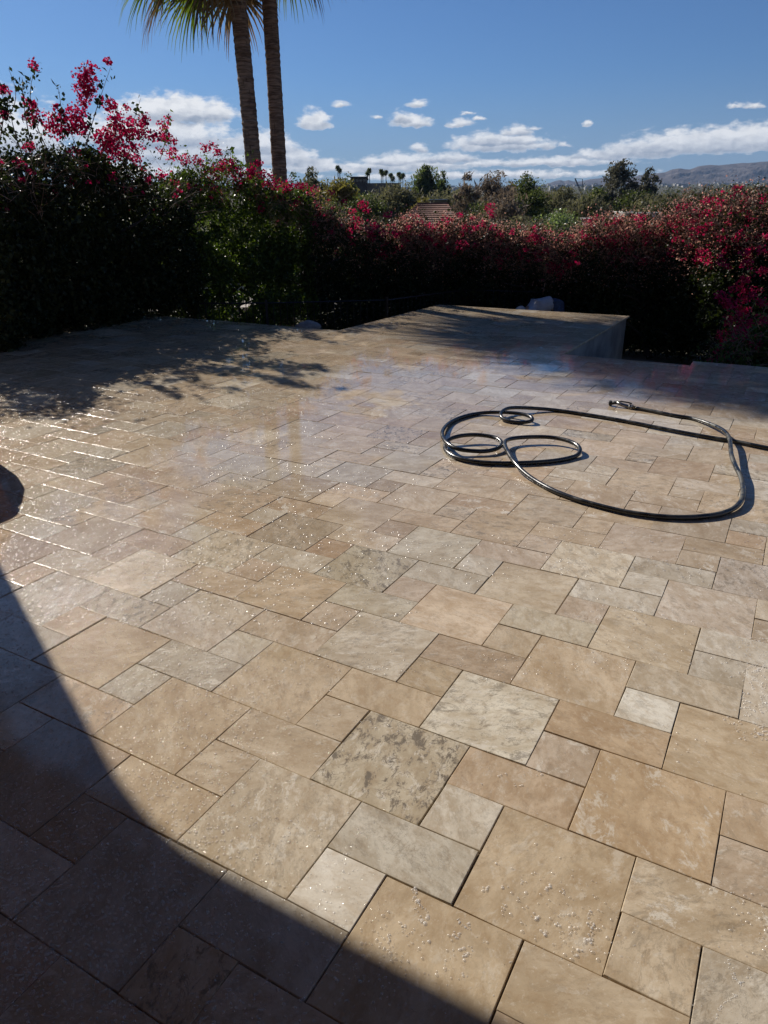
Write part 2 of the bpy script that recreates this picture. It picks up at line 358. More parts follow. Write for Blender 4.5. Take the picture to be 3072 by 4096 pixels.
def tile_obj(name, lst, parent):
    V, F, T, CO, PR, NL = [], [], [], [], [], []
    for vs, fs, tuv, col, pr, nr, bb_ in lst:
        o = len(V); V += vs; F += [tuple(i+o for i in f) for f in fs]; T += tuv; CO += [col]*len(vs); PR += [pr]*len(vs)
        for f in fs:                                     # edge strips lean towards their own side only
            if len(set(i//4 for i in f)) == 1: NL += [nr[i] for i in f]; continue
            a_, b_ = vs[f[0]], vs[f[3]]; d_ = (b_-a_).normalized(); mid_ = sum((vs[i] for i in f), Vector())/4; cen = UV((bb_[0]+bb_[1])/2, (bb_[2]+bb_[3])/2)
            o_ = d_.cross(Vector((0, 0, 1))); o_ = o_ if o_.dot(mid_-cen) > 0 else -o_
            for i in f: tl = (0, .42, 1.0, 1.5)[i//4]; NL.append((o_.x*math.sin(tl), o_.y*math.sin(tl), math.cos(tl)))
    me = bpy.data.meshes.new(name); me.from_pydata(V, [], F); me.update()
    for nm, ty, dat, k in (('tuv', 'FLOAT_VECTOR', T, 'vector'), ('tcol', 'FLOAT_COLOR', CO, 'color'), ('tprm', 'FLOAT_VECTOR', PR, 'vector')):
        at = me.attributes.new(nm, ty, 'POINT'); at.data.foreach_set(k, np.array(dat, dtype=np.float32).ravel())
    me.polygons.foreach_set('use_smooth', [True]*len(me.polygons)); me.normals_split_custom_set(NL)
    return link(name, me, TRAV, parent)
def parea(t):
    ps = [to_px(UV(u, v)) for u, v in ((t[0], t[2]), (t[1], t[2]), (t[1], t[3]), (t[0], t[3]))]
    if min(p[2] for p in ps) < .15: return 0
    P = [(min(max(p[0], 0), 3072), min(max(p[1], 0), 4096)) for p in ps]
    return abs(sum(P[i][0]*P[(i+1) % 4][1]-P[(i+1) % 4][0]*P[i][1] for i in range(4)))/2
def prism(name, poly, z0, z1, m, parent=None):           # poly in grid coordinates
    b = MB(); n = len(poly); vs = [UV(u, v, z0) for u, v in poly]+[UV(u, v, z1) for u, v in poly]
    b.add(vs, [tuple(range(n))[::-1], tuple(range(n, 2*n))]+[(i, (i+1) % n, n+(i+1) % n, n+i) for i in range(n)])
    return b.build(name, m, parent)
patio = prism('patio', [(-45.9, -26), (21.9, -26), (21.9, 32.9), (.65, 32.9), (.65, 31.25), (-7.3, 31.25), (-24.9, 31.25), (-24.9, 33.2), (-45.9, 33.2)], -1.2, -.0105, SAND)
tag(patio, kind='structure')
pen = prism('terrace_walkway', [(-24.85, 31.25), (-7.35, 31.25), (-7.35, 51.35), (-24.85, 51.35)], -1.2, -.0112, SAND)
tag(pen, kind='structure')
# rendered retaining faces, set just proud of the cores
def face(name, a, b, parent, th=.05):
    a2, b2 = UV(*a), UV(*b); d = (b2-a2).normalized(); nrm = Vector((d.y, -d.x, 0))
    m = MB(); m.box(a2+Vector((0, 0, -1.2)), b2-a2, nrm*th, Vector((0, 0, 1.2-.032))); return m.build(name, CONC, parent)
for nm, a, b, pr in (('retaining_face', (-7.35, 31.55), (-7.35, 51.35), pen), ('retaining_face', (-7.35, 51.35), (-24.85, 51.35), pen), ('retaining_face', (-24.85, 51.35), (-24.85, 33.3), pen),
                     ('retaining_face', (.6, 31.25), (-7.0, 31.25), patio), ('retaining_face', (21.9, 32.9), (.65, 32.9), patio), ('retaining_face', (-25.2, 33.2), (-45.9, 33.2), patio)):
    face(nm, a, b, pr, .03)
tt = []
for t, key in tiles:
    vm = (t[2]+t[3])/2; um = (t[0]+t[1])/2
    isp = vm > 31.4 and -25.2 < um < -7.02
    tt.append((parea(t), isp, tile_mesh(t, key)))
main = sorted([x for x in tt if not x[1]], key=lambda x: -x[0]); penl = [x for x in tt if x[1]]
for x in main[:300]: tile_obj('paver', [x[2]], patio)
stuff(tile_obj('paver_field', [x[2] for x in main[300:]], patio))
for x in penl: tile_obj('paver', [x[2]], pen)

# ------------------------------------------------------------------ terrain
TD = [0, 17, 30, 60, 120, 200, 500, 1000, 2000, 4000, 7000, 12000]; TZ = [-1., -1.1, -2.6, -4.6, -3.6, -.8, 6, 17, 44, 104, 185, 300]
def tz(x, y):
    D = math.hypot(x, y) if y > 0 else abs(x)
    return float(np.interp(D, TD, TZ)) - (0 if D < 15 else min(.5, (D-15)*.05)*math.sin(x*.21+y*.13))
b = MB(); ang = [R(a) for a in np.linspace(-85, 85, 120)]; rads = list(np.geomspace(3, 6600, 105))
vs = []
for r in rads:
    for a in ang: x, y = r*math.sin(a), r*math.cos(a); vs.append((x, y, tz(x, y)-(.25 if r < 12 else 0)))
na = len(ang); fs = [(i*na+j, (i+1)*na+j, (i+1)*na+j+1, i*na+j+1) for i in range(len(rads)-1) for j in range(na-1)]
b.add(vs, [f[::-1] for f in fs])
# strip behind the camera so the ground goes on under the house
b.add([(-3000, 6, -1.25), (3000, 6, -1.25), (3000, -3000, -1.3), (-3000, -3000, -1.3)], [(0, 3, 2, 1)])
def terrain_mat():
    m, n = mat('desert_ground'); g = n.new('ShaderNodeNewGeometry').outputs['Position']
    a = n.noise(g, .02, 8, .65); c = n.noise(g, .25, 8, .7); d = n.noise(g, 3, 6, .6)
    col = n.mix(n.ramp(c, .40, .58), (.17, .135, .10), (.055, .065, .035))
    col = n.mix(n.ramp(a, .35, .65), col, n.mix(.6, col, (.04, .05, .03)))
    col = n.mix(n.m('MULTIPLY', n.ramp(d, .5, .7), .3), col, (.24, .2, .16))
    p = n.new('ShaderNodeBsdfPrincipled', {'Base Color': col, 'Roughness': .95, 'Specular IOR Level': .1})
    n.l.new(p.outputs[0], n.new('ShaderNodeOutputMaterial').inputs[0]); return m
tag(b.build('ground', terrain_mat(), smooth=True), kind='structure')

# mountains
def mountain_mat():
    m, n = mat('mountain_rock'); g = n.new('ShaderNodeNewGeometry').outputs['Position']
    c = n.mix(n.ramp(n.noise(g, .012, 9, .7), .35, .65), (.085, .078, .08), (.16, .14, .135))
    p = n.new('ShaderNodeBsdfPrincipled', {'Base Color': c, 'Roughness': 1, 'Specular IOR Level': 0})
    n.l.new(p.outputs[0], n.new('ShaderNodeOutputMaterial').inputs[0]); return m
MM = mountain_mat()
def ridged(x, y, o=6, s=0):
    h = 0; a = 1; f = 1
    for i in range(o):
        t = math.sin(x*f*1.3+s+i*2.1+1.7*math.sin(y*f*.9+i))*math.cos(y*f*1.1-s+i*1.3+1.3*math.sin(x*f*.8)); h += a*(1-abs(t)*2); a *= .52; f *= 2.07
    return h
def mountains(name, prof, Y, depth, seed):
    b = MB(); xs = np.linspace(prof[0][0], prof[-1][0], 220); K = 34; vs = []
    for x in xs:
        y = float(np.interp(x, [p[0] for p in prof], [p[1] for p in prof])); top = W(x, y, Y)
        for k in range(K):
            t = k/(K-1); s = 1-abs(t-.6)/.6 if t < .6 else 1-(t-.6)/.4
            YY = Y+(t-.6)*depth; X = top.x*YY/Y if t < .6 else top.x
            gz = tz(X, YY)-6
            hh = max(0, top.z-gz); f = s**1.15
            nz = ridged(X*.006, YY*.006, 5, seed)*.10*hh*(1-abs(2*s-1)**2)
            pk = ridged(X*.01, 3.3, 5, seed)*.02*hh*(s > .97)
            vs.append((X, YY, gz+hh*f+nz+pk))
    b.add(vs, [((i+1)*K+k, (i+1)*K+k+1, i*K+k+1, i*K+k)[::-1] for i in range(len(xs)-1) for k in range(K-1)])
    return tag(b.build(name, MM), kind='structure')
c7 = lambda L: [(2100+.586*x, 600+.586*y) for x, y in L]
mountains('mountains', c7([(130,262),(165,226),(205,212),(240,204),(270,212),(300,206),(340,216),(380,214),(450,198),(500,194),(545,185),(620,196),(700,200),(800,205),(1000,215),(1200,240)]), 5600, 1400, 1.)
mountains('mountains', c7([(560,245),(680,205),(780,172),(850,165),(910,158),(960,150),(1000,134),(1050,123),(1090,128),(1130,130),(1190,111),(1270,100),(1330,101),(1400,95),(1500,90),(1580,84),(1659,76),(2000,70),(2500,90),(3200,150),(3800,240)]), 4600, 1500, 4.)

# haze: one closed box of air
hm, n = mat('haze'); vol = n.new('ShaderNodeVolumePrincipled', {'Color': (.42, .64, 1., 1), 'Density': 6.4e-5, 'Anisotropy': .1})
n.l.new(vol.outputs[0], n.new('ShaderNodeOutputMaterial').inputs['Volume'])
b = MB(); b.box((-6900, -3300, -40), (13800, 0, 0), (0, 10200, 0), (0, 0, 560)); stuff(b.build('haze', hm))

# ------------------------------------------------------------------ covered porch of the house (its shade falls across the near paving)
def gbox(b, u0, u1, v0, v1, z0, z1):
    o = UV(u0, v0, z0); b.box(o, UV(u1, v0, z0)-o, UV(u0, v1, z0)-o, Vector((0, 0, z1-z0)))
porch = empty('covered_porch', UV(-27, -2, 0), YAW); tag(porch, 'stucco covered porch of the house, its pier and eave shading the near paving', 'porch')
b = MB(); gbox(b, -48, 26, -40, .98, 3.18, 3.45); b.build('roof', DWOOD, porch)
b = MB(); gbox(b, -48, 26, -.8, .98, 3.10, 3.179); b.build('beam', DWOOD, porch)
b = MB(); gbox(b, -30.6, -23.8, -1.8, .98, 0.002, 3.099); b.build('pier', STUCCO, porch)
b = MB(); gbox(b, 24, 26, -1.8, .98, 0.002, 3.099); b.build('pier', STUCCO, porch)
b = MB(); gbox(b, -48, 26, -27, -25.5, -.002, 3.179); b.build('wall', DWOOD, porch)
b = MB(); pr = []; Rr = .23                               # rounded haunch where pier meets beam
for k in range(9):
    a = math.pi/2*k/8; pr.append((-23.8+(Rr-Rr*math.cos(a))/UN, 3.099-Rr+Rr*math.sin(a)))
poly = [(-23.8, 3.099)]+pr
vs = [UV(u, -1.8, z) for u, z in poly]+[UV(u, .98, z) for u, z in poly]; k = len(poly)
b.add(vs, [tuple(range(k)), tuple(range(k, 2*k))[::-1]]+[(i, k+i, k+(i+1) % k, (i+1) % k) for i in range(k)]); b.build('haunch', STUCCO, porch)
b = MB(); b.lathe((0, 0, 0), [(.0, .001), (.16, .001), (.20, .04), (.29, .22), (.33, .42), (.32, .58), (.26, .72), (.20, .79), (.21, .83), (.18, .83), (.17, .78), (.0, .70)], 32)  # urn out of view, added and shaped to cast a rounded shadow
urn = b.build('shadow_urn', TERRA, smooth=True); urn.location = (-3.29, 5.2, 0); tag(urn, 'unseen terracotta urn added to cast the rounded shadow at the left of the paving', 'urn')

# ------------------------------------------------------------------ noise for foliage
def vn(P, f, s=0.):
    x, y, z = P[:, 0]*f+s, P[:, 1]*f+s*1.7, P[:, 2]*f-s
    return (np.sin(x*1.7+np.sin(y*2.3+s)*1.2)+np.sin(y*1.9+np.sin(z*2.1)*1.3+1)+np.sin(z*2.2+np.sin(x*1.3+2)*1.1)
            + .6*np.sin(x*4.1+y*3.3)+.6*np.sin(z*4.7-x*3.9+s)+.6*np.sin(y*5.1+z*3.7))/3.2
def leaves(Cn, size, asp=.62, fold=.25, droop=0.0, szvar=.35, nrm=None, nj=1.0):
    n = len(Cn); Cn = np.asarray(Cn)
    d = rng.normal(size=(n, 3)); d[:, 2] -= droop; d /= np.linalg.norm(d, axis=1, keepdims=True)
    r = rng.normal(size=(n, 3))*nj
    if nrm is not None: r = r+nrm
    nn = r - d*np.sum(r*d, axis=1, keepdims=True); nn /= np.linalg.norm(nn, axis=1, keepdims=True)+1e-9
    t = np.cross(d, nn); s = size*(1+szvar*rng.normal(size=(n, 1))).clip(.35, 2)
    base = Cn-d*s*.5; tip = Cn+d*s*.5; mid = Cn-d*s*.06
    l = mid+t*s*asp*.5+nn*s*fold*.5; rr = mid-t*s*asp*.5+nn*s*fold*.5
    return np.stack([base, rr, tip, l], axis=1)
def twigs(b, P0, P1, r, sag=.1, n=4, sides=3):
    P0, P1 = Vector(P0), Vector(P1); L = (P1-P0).length; off = Vector((random.gauss(0, 1), random.gauss(0, 1), random.gauss(0, .5)))*L*sag
    pts = []
    for i in range(n+1):
        t = i/n; pts.append(P0.lerp(P1, t)+off*math.sin(t*math.pi)+Vector((0, 0, -L*sag*t*t)))
    b.tube(pts, [r*(1-.75*i/n) for i in range(n+1)], sides, cap=False)
    return pts
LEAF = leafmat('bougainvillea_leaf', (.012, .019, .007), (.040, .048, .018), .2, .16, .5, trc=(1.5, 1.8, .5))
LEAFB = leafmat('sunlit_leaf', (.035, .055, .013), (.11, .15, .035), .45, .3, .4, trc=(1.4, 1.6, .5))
BRACT = leafmat('magenta_bract', (.24, .004, .04), (.52, .02, .11), .5, .12, .6, trc=(1.3, 1.0, 1.1))
DRYM = leafmat('dry_bract', (.34, .17, .13), (.58, .38, .29), .6, .3, .6, trc=(1.2, 1., 1.))
TWIG = simple('twig', (.30, .18, .125), .8, .45, 20)
STEM = simple('stem_bark', (.028, .021, .016), .9, .4, 18, bump=.6)

def cluster(c, r, n, sz=.032):
    P = rng.normal(size=(n, 3)); P /= np.linalg.norm(P, axis=1, keepdims=True); P *= (rng.random((n, 1))**.45)*r; P[:, 2] *= .8
    return leaves(np.array(c)+P, sz, .95, .35, 0, .25)
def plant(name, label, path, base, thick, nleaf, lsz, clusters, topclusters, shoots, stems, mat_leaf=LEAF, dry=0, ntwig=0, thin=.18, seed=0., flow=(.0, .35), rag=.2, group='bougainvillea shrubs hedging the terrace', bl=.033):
    """path: list of (x, y, top z); the crown is a ragged wall of leaves along it"""
    path = np.array(path, float); L = np.concatenate([[0], np.cumsum(np.linalg.norm(np.diff(path[:, :2], axis=0), axis=1))]); tot = L[-1]
    mx, my = path[:, 0].mean(), path[:, 1].mean()
    root = empty(name, (mx, my, base)); tag(root, label, 'shrub', group)
    def at(s): return np.stack([np.interp(s, L, path[:, i]) for i in range(3)], axis=1)
    def nrm(s):
        e = at(np.minimum(s+.05, tot))-at(np.maximum(s-.05, 0)); n = np.stack([e[:, 1], -e[:, 0]], axis=1); return n/np.linalg.norm(n, axis=1, keepdims=True)
    m = int(nleaf*1.75); s = rng.random(m)*tot; A = at(s); Nn = nrm(s)
    top = A[:, 2]+rag*vn(np.stack([s, s*0, s*0], 1), 2.2, seed)+rag*.8*vn(np.stack([s, s*0, s*0], 1), 7., seed)
    h = rng.random(m)**.85
    wv = rng.random(m)*2-1; wv = np.sign(wv)*np.abs(wv)**.7
    prof = np.sqrt(np.clip(1-np.clip((h-.72)/.28, 0, 1)**2*.85, 0, 1))*(.72+.28*np.clip(h/.3, 0, 1))
    z = base+(top-base)*h
    P = np.stack([A[:, 0]+Nn[:, 0]*wv*thick/2*prof, A[:, 1]+Nn[:, 1]*wv*thick/2*prof, z], 1)
    bulge = vn(P, 1.6, seed)*.16+vn(P, 4., seed+3)*.07
    P[:, 0] += Nn[:, 0]*bulge*np.sign(wv); P[:, 1] += Nn[:, 1]*bulge*np.sign(wv)
    keep = (vn(P, 2.6, seed+5)+.5*vn(P, 7., seed+9)) > -1.05+thin*2.2+.55*np.clip((.35-h)/.35, 0, 1)*thin*4
    keep &= ~((h > .68) & (rng.random(m) < .5)); P = P[keep][:nleaf]; P += rng.normal(size=P.shape)*.035
    V = leaves(P, lsz, .66, .25, .35)
    tips = []
    tb = MB(); fl = []; lv = [V]
    # the twiggy upper fringe
    for i in range(ntwig):
        ss = random.random()*tot; a = at(np.array([ss]))[0]; nn = nrm(np.array([ss]))[0]; ww = random.uniform(-.55, .55)*thick
        tp = a[2]+rag*float(vn(np.array([[ss, 0, 0.]]), 2.2, seed)[0])
        p0 = (a[0]+nn[0]*ww, a[1]+nn[1]*ww, tp-random.uniform(.05, .75)); ln = random.uniform(.18, .55)
        an = random.uniform(0, 6.28); up = random.uniform(.1, 1.0)
        p1 = (p0[0]+math.cos(an)*ln*(1-up*.5), p0[1]+math.sin(an)*ln*(1-up*.5), p0[2]+ln*up)
        tips.append(twigs(tb, p0, p1, random.uniform(.0025, .005), .12, 3)[-1])
    if tips:
        T = np.array([tuple(t) for t in tips]); k = rng.integers(0, len(T), len(T)*2)
        lv.append(leaves(T[k]+rng.normal(size=(len(k), 3))*.05, lsz*.8, .6, .25, .2))
    # random blossom along the top
    for i in range(clusters):
        ss = random.random()*tot; a = at(np.array([ss]))[0]; nn = nrm(np.array([ss]))[0]
        tp = a[2]+rag*float(vn(np.array([[ss, 0, 0.]]), 2.2, seed)[0])
        if vn(np.array([[ss*1.3, 1, 0.]]), 1.3, seed+2)[0] < random.uniform(-1.6, .5): continue
        ww = random.choice((-1, 1))*random.uniform(.1, .62)*thick
        c = (a[0]+nn[0]*ww, a[1]+nn[1]*ww, tp+random.uniform(-flow[1]-.25*random.random()**2, .10-flow[0]))
        k = random.choice((5, 8, 12, 22, 34)); fl.append(cluster(c, .03+.0022*k, k, bl))
    for (c, r, k) in topclusters: fl.append(cluster(c, r, k, bl))
    for (p0, p1, nl, nf) in shoots:                       # long arching shoots
        pts = twigs(tb, p0, p1, .009, .07, 8, 4); P_ = np.array([tuple(p) for p in pts])
        ii = rng.random(nl)*8; Q = np.stack([np.interp(ii, np.arange(9), P_[:, j]) for j in range(3)], 1)+rng.normal(size=(nl, 3))*.045
        lv.append(leaves(Q, lsz*1.15, .62, .25, .9))
        for j in range(nf):
            t = random.uniform(1.0, 8.); q = [np.interp(t, np.arange(9), P_[:, k]) for k in range(3)]; fl.append(cluster(np.array(q)+rng.normal(size=3)*.05, random.uniform(.05, .11), random.randint(12, 34), bl))
    if dry:
        s2 = rng.random(dry)*tot; A2 = at(s2); N2 = nrm(s2); w2 = rng.uniform(-.62, .62, dry); h2 = 1-rng.random(dry)**1.5*.42+.05*rng.normal(size=dry)
        q = np.stack([A2[:, 0]+N2[:, 0]*w2*thick, A2[:, 1]+N2[:, 1]*w2*thick, base+(A2[:, 2]+rag*vn(np.stack([s2, s2*0, s2*0], 1), 2.2, seed)-base)*h2], 1)
        stuff(quads('dry_bracts', leaves(q, .028, .7, .35), DRYM, root))
    stuff(quads('foliage', np.concatenate(lv), mat_leaf, root))
    if fl: stuff(quads('blossoms', np.concatenate(fl), BRACT, root))
    if tb.v: stuff(tb.build('twigs', TWIG, root))
    for (sx_, sy_, r0, hh) in stems:
        sb = MB(); p = Vector((sx_, sy_, base-.05)); pts = [p.copy()]; dr = Vector((random.gauss(0, .3), random.gauss(0, .3), 1))
        for i in range(6):
            p = p+dr.normalized()*hh/6; dr += Vector((random.gauss(0, .25), random.gauss(0, .25), .1)); pts.append(p.copy())
        sb.tube(pts, [r0*(1-.11*i) for i in range(7)], 8)
        for i in range(2, 7):
            for j in range(2):
                an = random.uniform(0, 6.28); q = pts[i]; twigs(sb, q, q+Vector((math.cos(an)*.7, math.sin(an)*.5, random.uniform(.2, .8))), r0*.42, .15, 4, 5)
        sb.build('trunk', STEM, root, smooth=True)
    return root
def PT(L):                                                # (px x, px top y, world Y) -> path
    o = []
    for x, y, Y in L: p = W(x, y, Y); o.append((p.x, p.y, p.z))
    return o
def tc_(x, y, Y, r, k): p = W(x, y, Y); return ((p.x, p.y, p.z), r, k)
def sh(x0, y0, x1, y1, Y, nl, nf): return (W(x0, y0, Y), W(x1, y1, Y-.1), nl, nf)
p = 3072/1659.
def S(L): return [(a*p, b_*p, c) for a, b_, c in L]
# nearest, tallest shrub on the left, rooted beside the left edge of the terrace
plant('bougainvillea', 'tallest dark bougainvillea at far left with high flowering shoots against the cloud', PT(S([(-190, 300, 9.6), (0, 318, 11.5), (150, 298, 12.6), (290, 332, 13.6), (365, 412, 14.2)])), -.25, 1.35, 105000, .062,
      90, [tc_(x*.482, 200+y*.482, 12.4, r, k) for x, y, r, k in ((740,170,.16,110),(690,220,.17,130),(740,260,.15,100),(670,310,.15,110),(760,330,.12,70),(720,390,.15,90),(690,440,.12,60),(640,520,.18,130),(600,560,.2,150),(520,600,.2,150),
       (430,600,.2,150),(460,680,.17,90),(280,500,.15,90),(260,570,.14,80),(620,640,.18,130),(680,660,.12,70),(900,440,.13,80),(920,470,.1,50),(960,570,.16,110),(960,680,.2,150),(900,720,.2,150),(840,730,.16,100),(930,790,.2,150),(1010,650,.16,100),
       (1080,660,.17,110),(1170,620,.14,90),(1200,560,.1,50),(1190,700,.15,90),(1290,710,.12,60),(1100,820,.22,150),(930,850,.2,120),(240,800,.1,60),(280,140,.09,40),(270,90,.06,20),(40,340,.1,60),(890,90,.07,40),(1050,480,.08,25))],
      [sh(210, 640, 150, 220, 12.3, 70, 2), sh(120, 560, 85, 290, 12.2, 60, 1), sh(330, 640, 440, 232, 12.2, 60, 1), sh(250, 560, 230, 330, 12.4, 45, 1), sh(480, 640, 560, 372, 12.8, 50, 2), sh(0, 560, -10, 300, 11.6, 90, 2), sh(90, 620, 30, 360, 11.6, 60, 1), sh(20, 480, 30, 255, 11.6, 12, 0), sh(420, 640, 470, 400, 12.8, 30, 3)],
      [(W(150, 1290, 11.4).x, 11.9, .07, 1.9), (W(300, 1280, 12).x, 12.7, .06, 1.8), (W(430, 1270, 12.6).x, 13.2, .06, 1.7), (-6.2, 10.9, .07, 2.)], ntwig=1100, thin=.24, seed=1., flow=(0, .5), rag=.34, bl=.042)
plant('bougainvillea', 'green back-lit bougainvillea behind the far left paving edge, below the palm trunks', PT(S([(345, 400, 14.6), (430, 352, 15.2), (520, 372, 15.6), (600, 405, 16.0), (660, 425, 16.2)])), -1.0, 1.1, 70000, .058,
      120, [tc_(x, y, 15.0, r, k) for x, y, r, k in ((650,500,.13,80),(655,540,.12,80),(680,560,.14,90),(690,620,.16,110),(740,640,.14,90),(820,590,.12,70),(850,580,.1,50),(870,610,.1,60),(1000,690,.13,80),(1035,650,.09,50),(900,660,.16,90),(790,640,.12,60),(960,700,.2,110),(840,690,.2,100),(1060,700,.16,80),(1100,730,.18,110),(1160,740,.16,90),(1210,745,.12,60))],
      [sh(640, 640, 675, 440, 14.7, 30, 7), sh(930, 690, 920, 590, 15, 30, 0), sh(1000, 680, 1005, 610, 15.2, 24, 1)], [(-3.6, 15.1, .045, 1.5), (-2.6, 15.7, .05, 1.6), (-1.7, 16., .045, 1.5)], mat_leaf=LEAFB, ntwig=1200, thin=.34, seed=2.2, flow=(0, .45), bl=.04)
plant('bougainvillea', 'dark bougainvillea sloping down behind the iron fence to the left of the terrace walkway', PT(S([(640, 415, 16.2), (720, 452, 16.6), (780, 475, 16.9), (860, 485, 17.1)])), -1.0, 1.1, 48000, .058,
      260, [tc_(x, y, 16.1, r, k) for x, y, r, k in ((1450,815,.14,90),(1465,840,.1,50),(1410,845,.1,50),(1320,770,.1,50),(1550,860,.12,60),(1420,880,.12,60),(1500,900,.12,70),(1530,930,.12,60),(1250,760,.14,80))], [sh(1300, 860, 1420, 750, 16, 10, 1)], [(.0, 16.8, .05, 1.5)], ntwig=800, thin=.2, seed=3.7, flow=(0, .6), dry=6000)
plant('bougainvillea', 'bougainvillea behind the walkway and the bent-over person, magenta on top', PT(S([(850, 482, 17.0), (960, 485, 17.0), (1060, 490, 16.8), (1160, 505, 16.4), (1215, 530, 16.2)])), -1.0, 1.2, 80000, .056,
      640, [tc_(x, y, 15.9, r, k) for x, y, r, k in ((1960,830,.13,80),(1965,860,.1,60),(1840,860,.08,40),(1850,980,.16,90),(1580,930,.14,70),(1900,910,.1,50))], [sh(2080, 920, 2200, 860, 15.9, 20, 0)], [(1.6, 16.9, .05, 1.5), (2.9, 16.6, .05, 1.6)], ntwig=3600, thin=.14, seed=5., flow=(0, .55), dry=24000)
plant('bougainvillea', 'broad bougainvillea with a thick trunk right of the terrace walkway', PT(S([(1205, 530, 16.2), (1300, 490, 15.7), (1400, 478, 15.2), (1500, 470, 14.8), (1560, 462, 14.6)])), -1.0, 1.3, 95000, .055,
      760, [tc_(x, y, 14.3, r, k) for x, y, r, k in ((2820,1000,.16,120),(2790,1060,.14,90),(2835,1060,.12,90),(2800,1110,.13,90),(2845,1120,.12,80),(2855,1150,.1,60),(2840,1190,.08,40),(2740,1010,.08,40),(2650,1040,.05,16),(2770,870,.14,90),(2560,870,.12,70),(2310,1050,.06,18))],
      [], [(W(2530, 1400, 14.6).x, 15.3, .09, 1.4), (5.4, 14.6, .07, 1.4), (4.4, 15.4, .07, 1.5)], ntwig=5000, thin=.14, seed=6.4, flow=(0, .6), dry=34000)
plant('bougainvillea', 'brightest bougainvillea at the right edge, magenta down to the paving', PT(S([(1545, 465, 14.3), (1600, 452, 13.6), (1680, 440, 12.8), (1800, 430, 12.0)])), -1.0, 1.5, 60000, .055,
      780, [tc_(x, y, Y, r, k) for x, y, r, k, Y in [(2890+random.uniform(-20, 200)+(y-1180)*.0, y+random.uniform(-14, 14), random.uniform(.06, .11), random.randint(20, 60), 11.6) for y in range(1010, 1500, 12)]]
      + [tc_(x, y, 10.9, r, k) for x, y, r, k in ((2900,1195,.12,90),(2915,1220,.12,80),(2960,1270,.14,110),(2990,1300,.15,130),(2960,1330,.15,130),(3010,1340,.16,140),(3020,1400,.17,150),(2970,1390,.14,100),(3050,1280,.14,100),(3050,1210,.1,70),(2840,1445,.06,30),(2900,1455,.06,24),(3000,1460,.13,80),(3060,1440,.15,110),(2880,1180,.1,50),(3010,1180,.08,50))],
      [sh(2980, 1290, 3060, 1140, 11.2, 10, 0), sh(3020, 1300, 3072, 1200, 11.2, 8, 0), sh(3010, 1420, 2860, 1440, 10.7, 30, 2)], [(6.6, 12.4, .07, 1.2)], ntwig=4200, thin=.16, seed=8., flow=(0, .9), dry=14000)
plant('bougainvillea', 'low pale green leafy shrub spilling against the right paving edge below magenta blossom', PT(S([(1560, 735, 10.6), (1610, 700, 10.4), (1680, 660, 10.2), (1760, 640, 10.0)])), -1.0, .9, 9000, .055, 40, [], [], [], mat_leaf=LEAFB, ntwig=500, thin=.3, seed=9.)

# ------------------------------------------------------------------ iron fence along the hedge
fpts = [UV(-46.5, 36.5), UV(-38, 41), UV(-29, 48), UV(-26, 60), UV(-7, 63), UV(6, 65)]
fence = empty('iron_fence', (fpts[2].x, fpts[2].y, -1.)); tag(fence, 'black iron picket fence running inside the hedge behind the paving', 'fence')
pk = 0; pm = None
for i in range(len(fpts)-1):
    a, c = fpts[i], fpts[i+1]; d = c-a; L = d.length; d.normalize()
    for z in (-.82, .12): b = MB(); b.tube([a+Vector((0, 0, z)), c+Vector((0, 0, z))], .014, 4); b.build('rail', IRON, fence)
    b = MB(); b.cbox((a.x, a.y, -.42), .05, .05, 1.2, math.atan2(d.y, d.x)); b.build('post', IRON, fence)
    n_ = int(L/.125)
    for j in range(1, n_):
        q = a+d*(L*j/n_)
        if pm is None:
            b = MB(); b.tube([(0, 0, -1.), (0, 0, .15)], .008, 4); o = b.build('picket', IRON, fence); pm = o.data
        else: o = bpy.data.objects.new('picket', pm); C.objects.link(o); o.parent = fence; o.matrix_parent_inverse = fence.matrix_basis.inverted()
        o.location = (q.x, q.y, 0)

# garden wall end seen among the stems, and the pale kerb walk beyond
b = MB(); gbox(b, -51.2, -49.9, 10, 35.2, -1.1, .62); tag(b.build('garden_wall', STUCCO), 'low stucco garden wall behind the stems at the far left paving corner', 'wall')
PALE = simple('pale_concrete', (.42, .37, .31), .85, .12, 2)
def slab(name, P4, th, m):
    b = MB(); vs = [Vector(q) for q in P4]; vs = [v-Vector((0, 0, th)) for v in vs]+vs
    b.add(vs, [(3,2,1,0),(4,5,6,7),(0,1,5,4),(1,2,6,5),(2,3,7,6),(3,0,4,7)]); return b.build(name, m)
q0 = W(575, 1252, 17.5); z0 = q0.z
tag(slab('garden_path', [(-12, 17, z0-.1), (-1, 20, z0-.1), (-1.4, 22.5, z0), (-12.5, 19.6, z0)], .12, PALE), kind='structure')
tag(slab('garden_path', [(-14, 24, z0+.0), (3, 29, z0+.0), (2, 32, z0+.05), (-15, 27, z0+.05)], .4, PALE), kind='structure')
# planter step right of the walkway
b = MB(); gbox(b, -4.9, 10, 45.5, 47.2, -1.05, -.72); tag(b.build('low_kerb_wall', CONC), 'low dark masonry kerb on the lower ground right of the walkway', 'kerb')

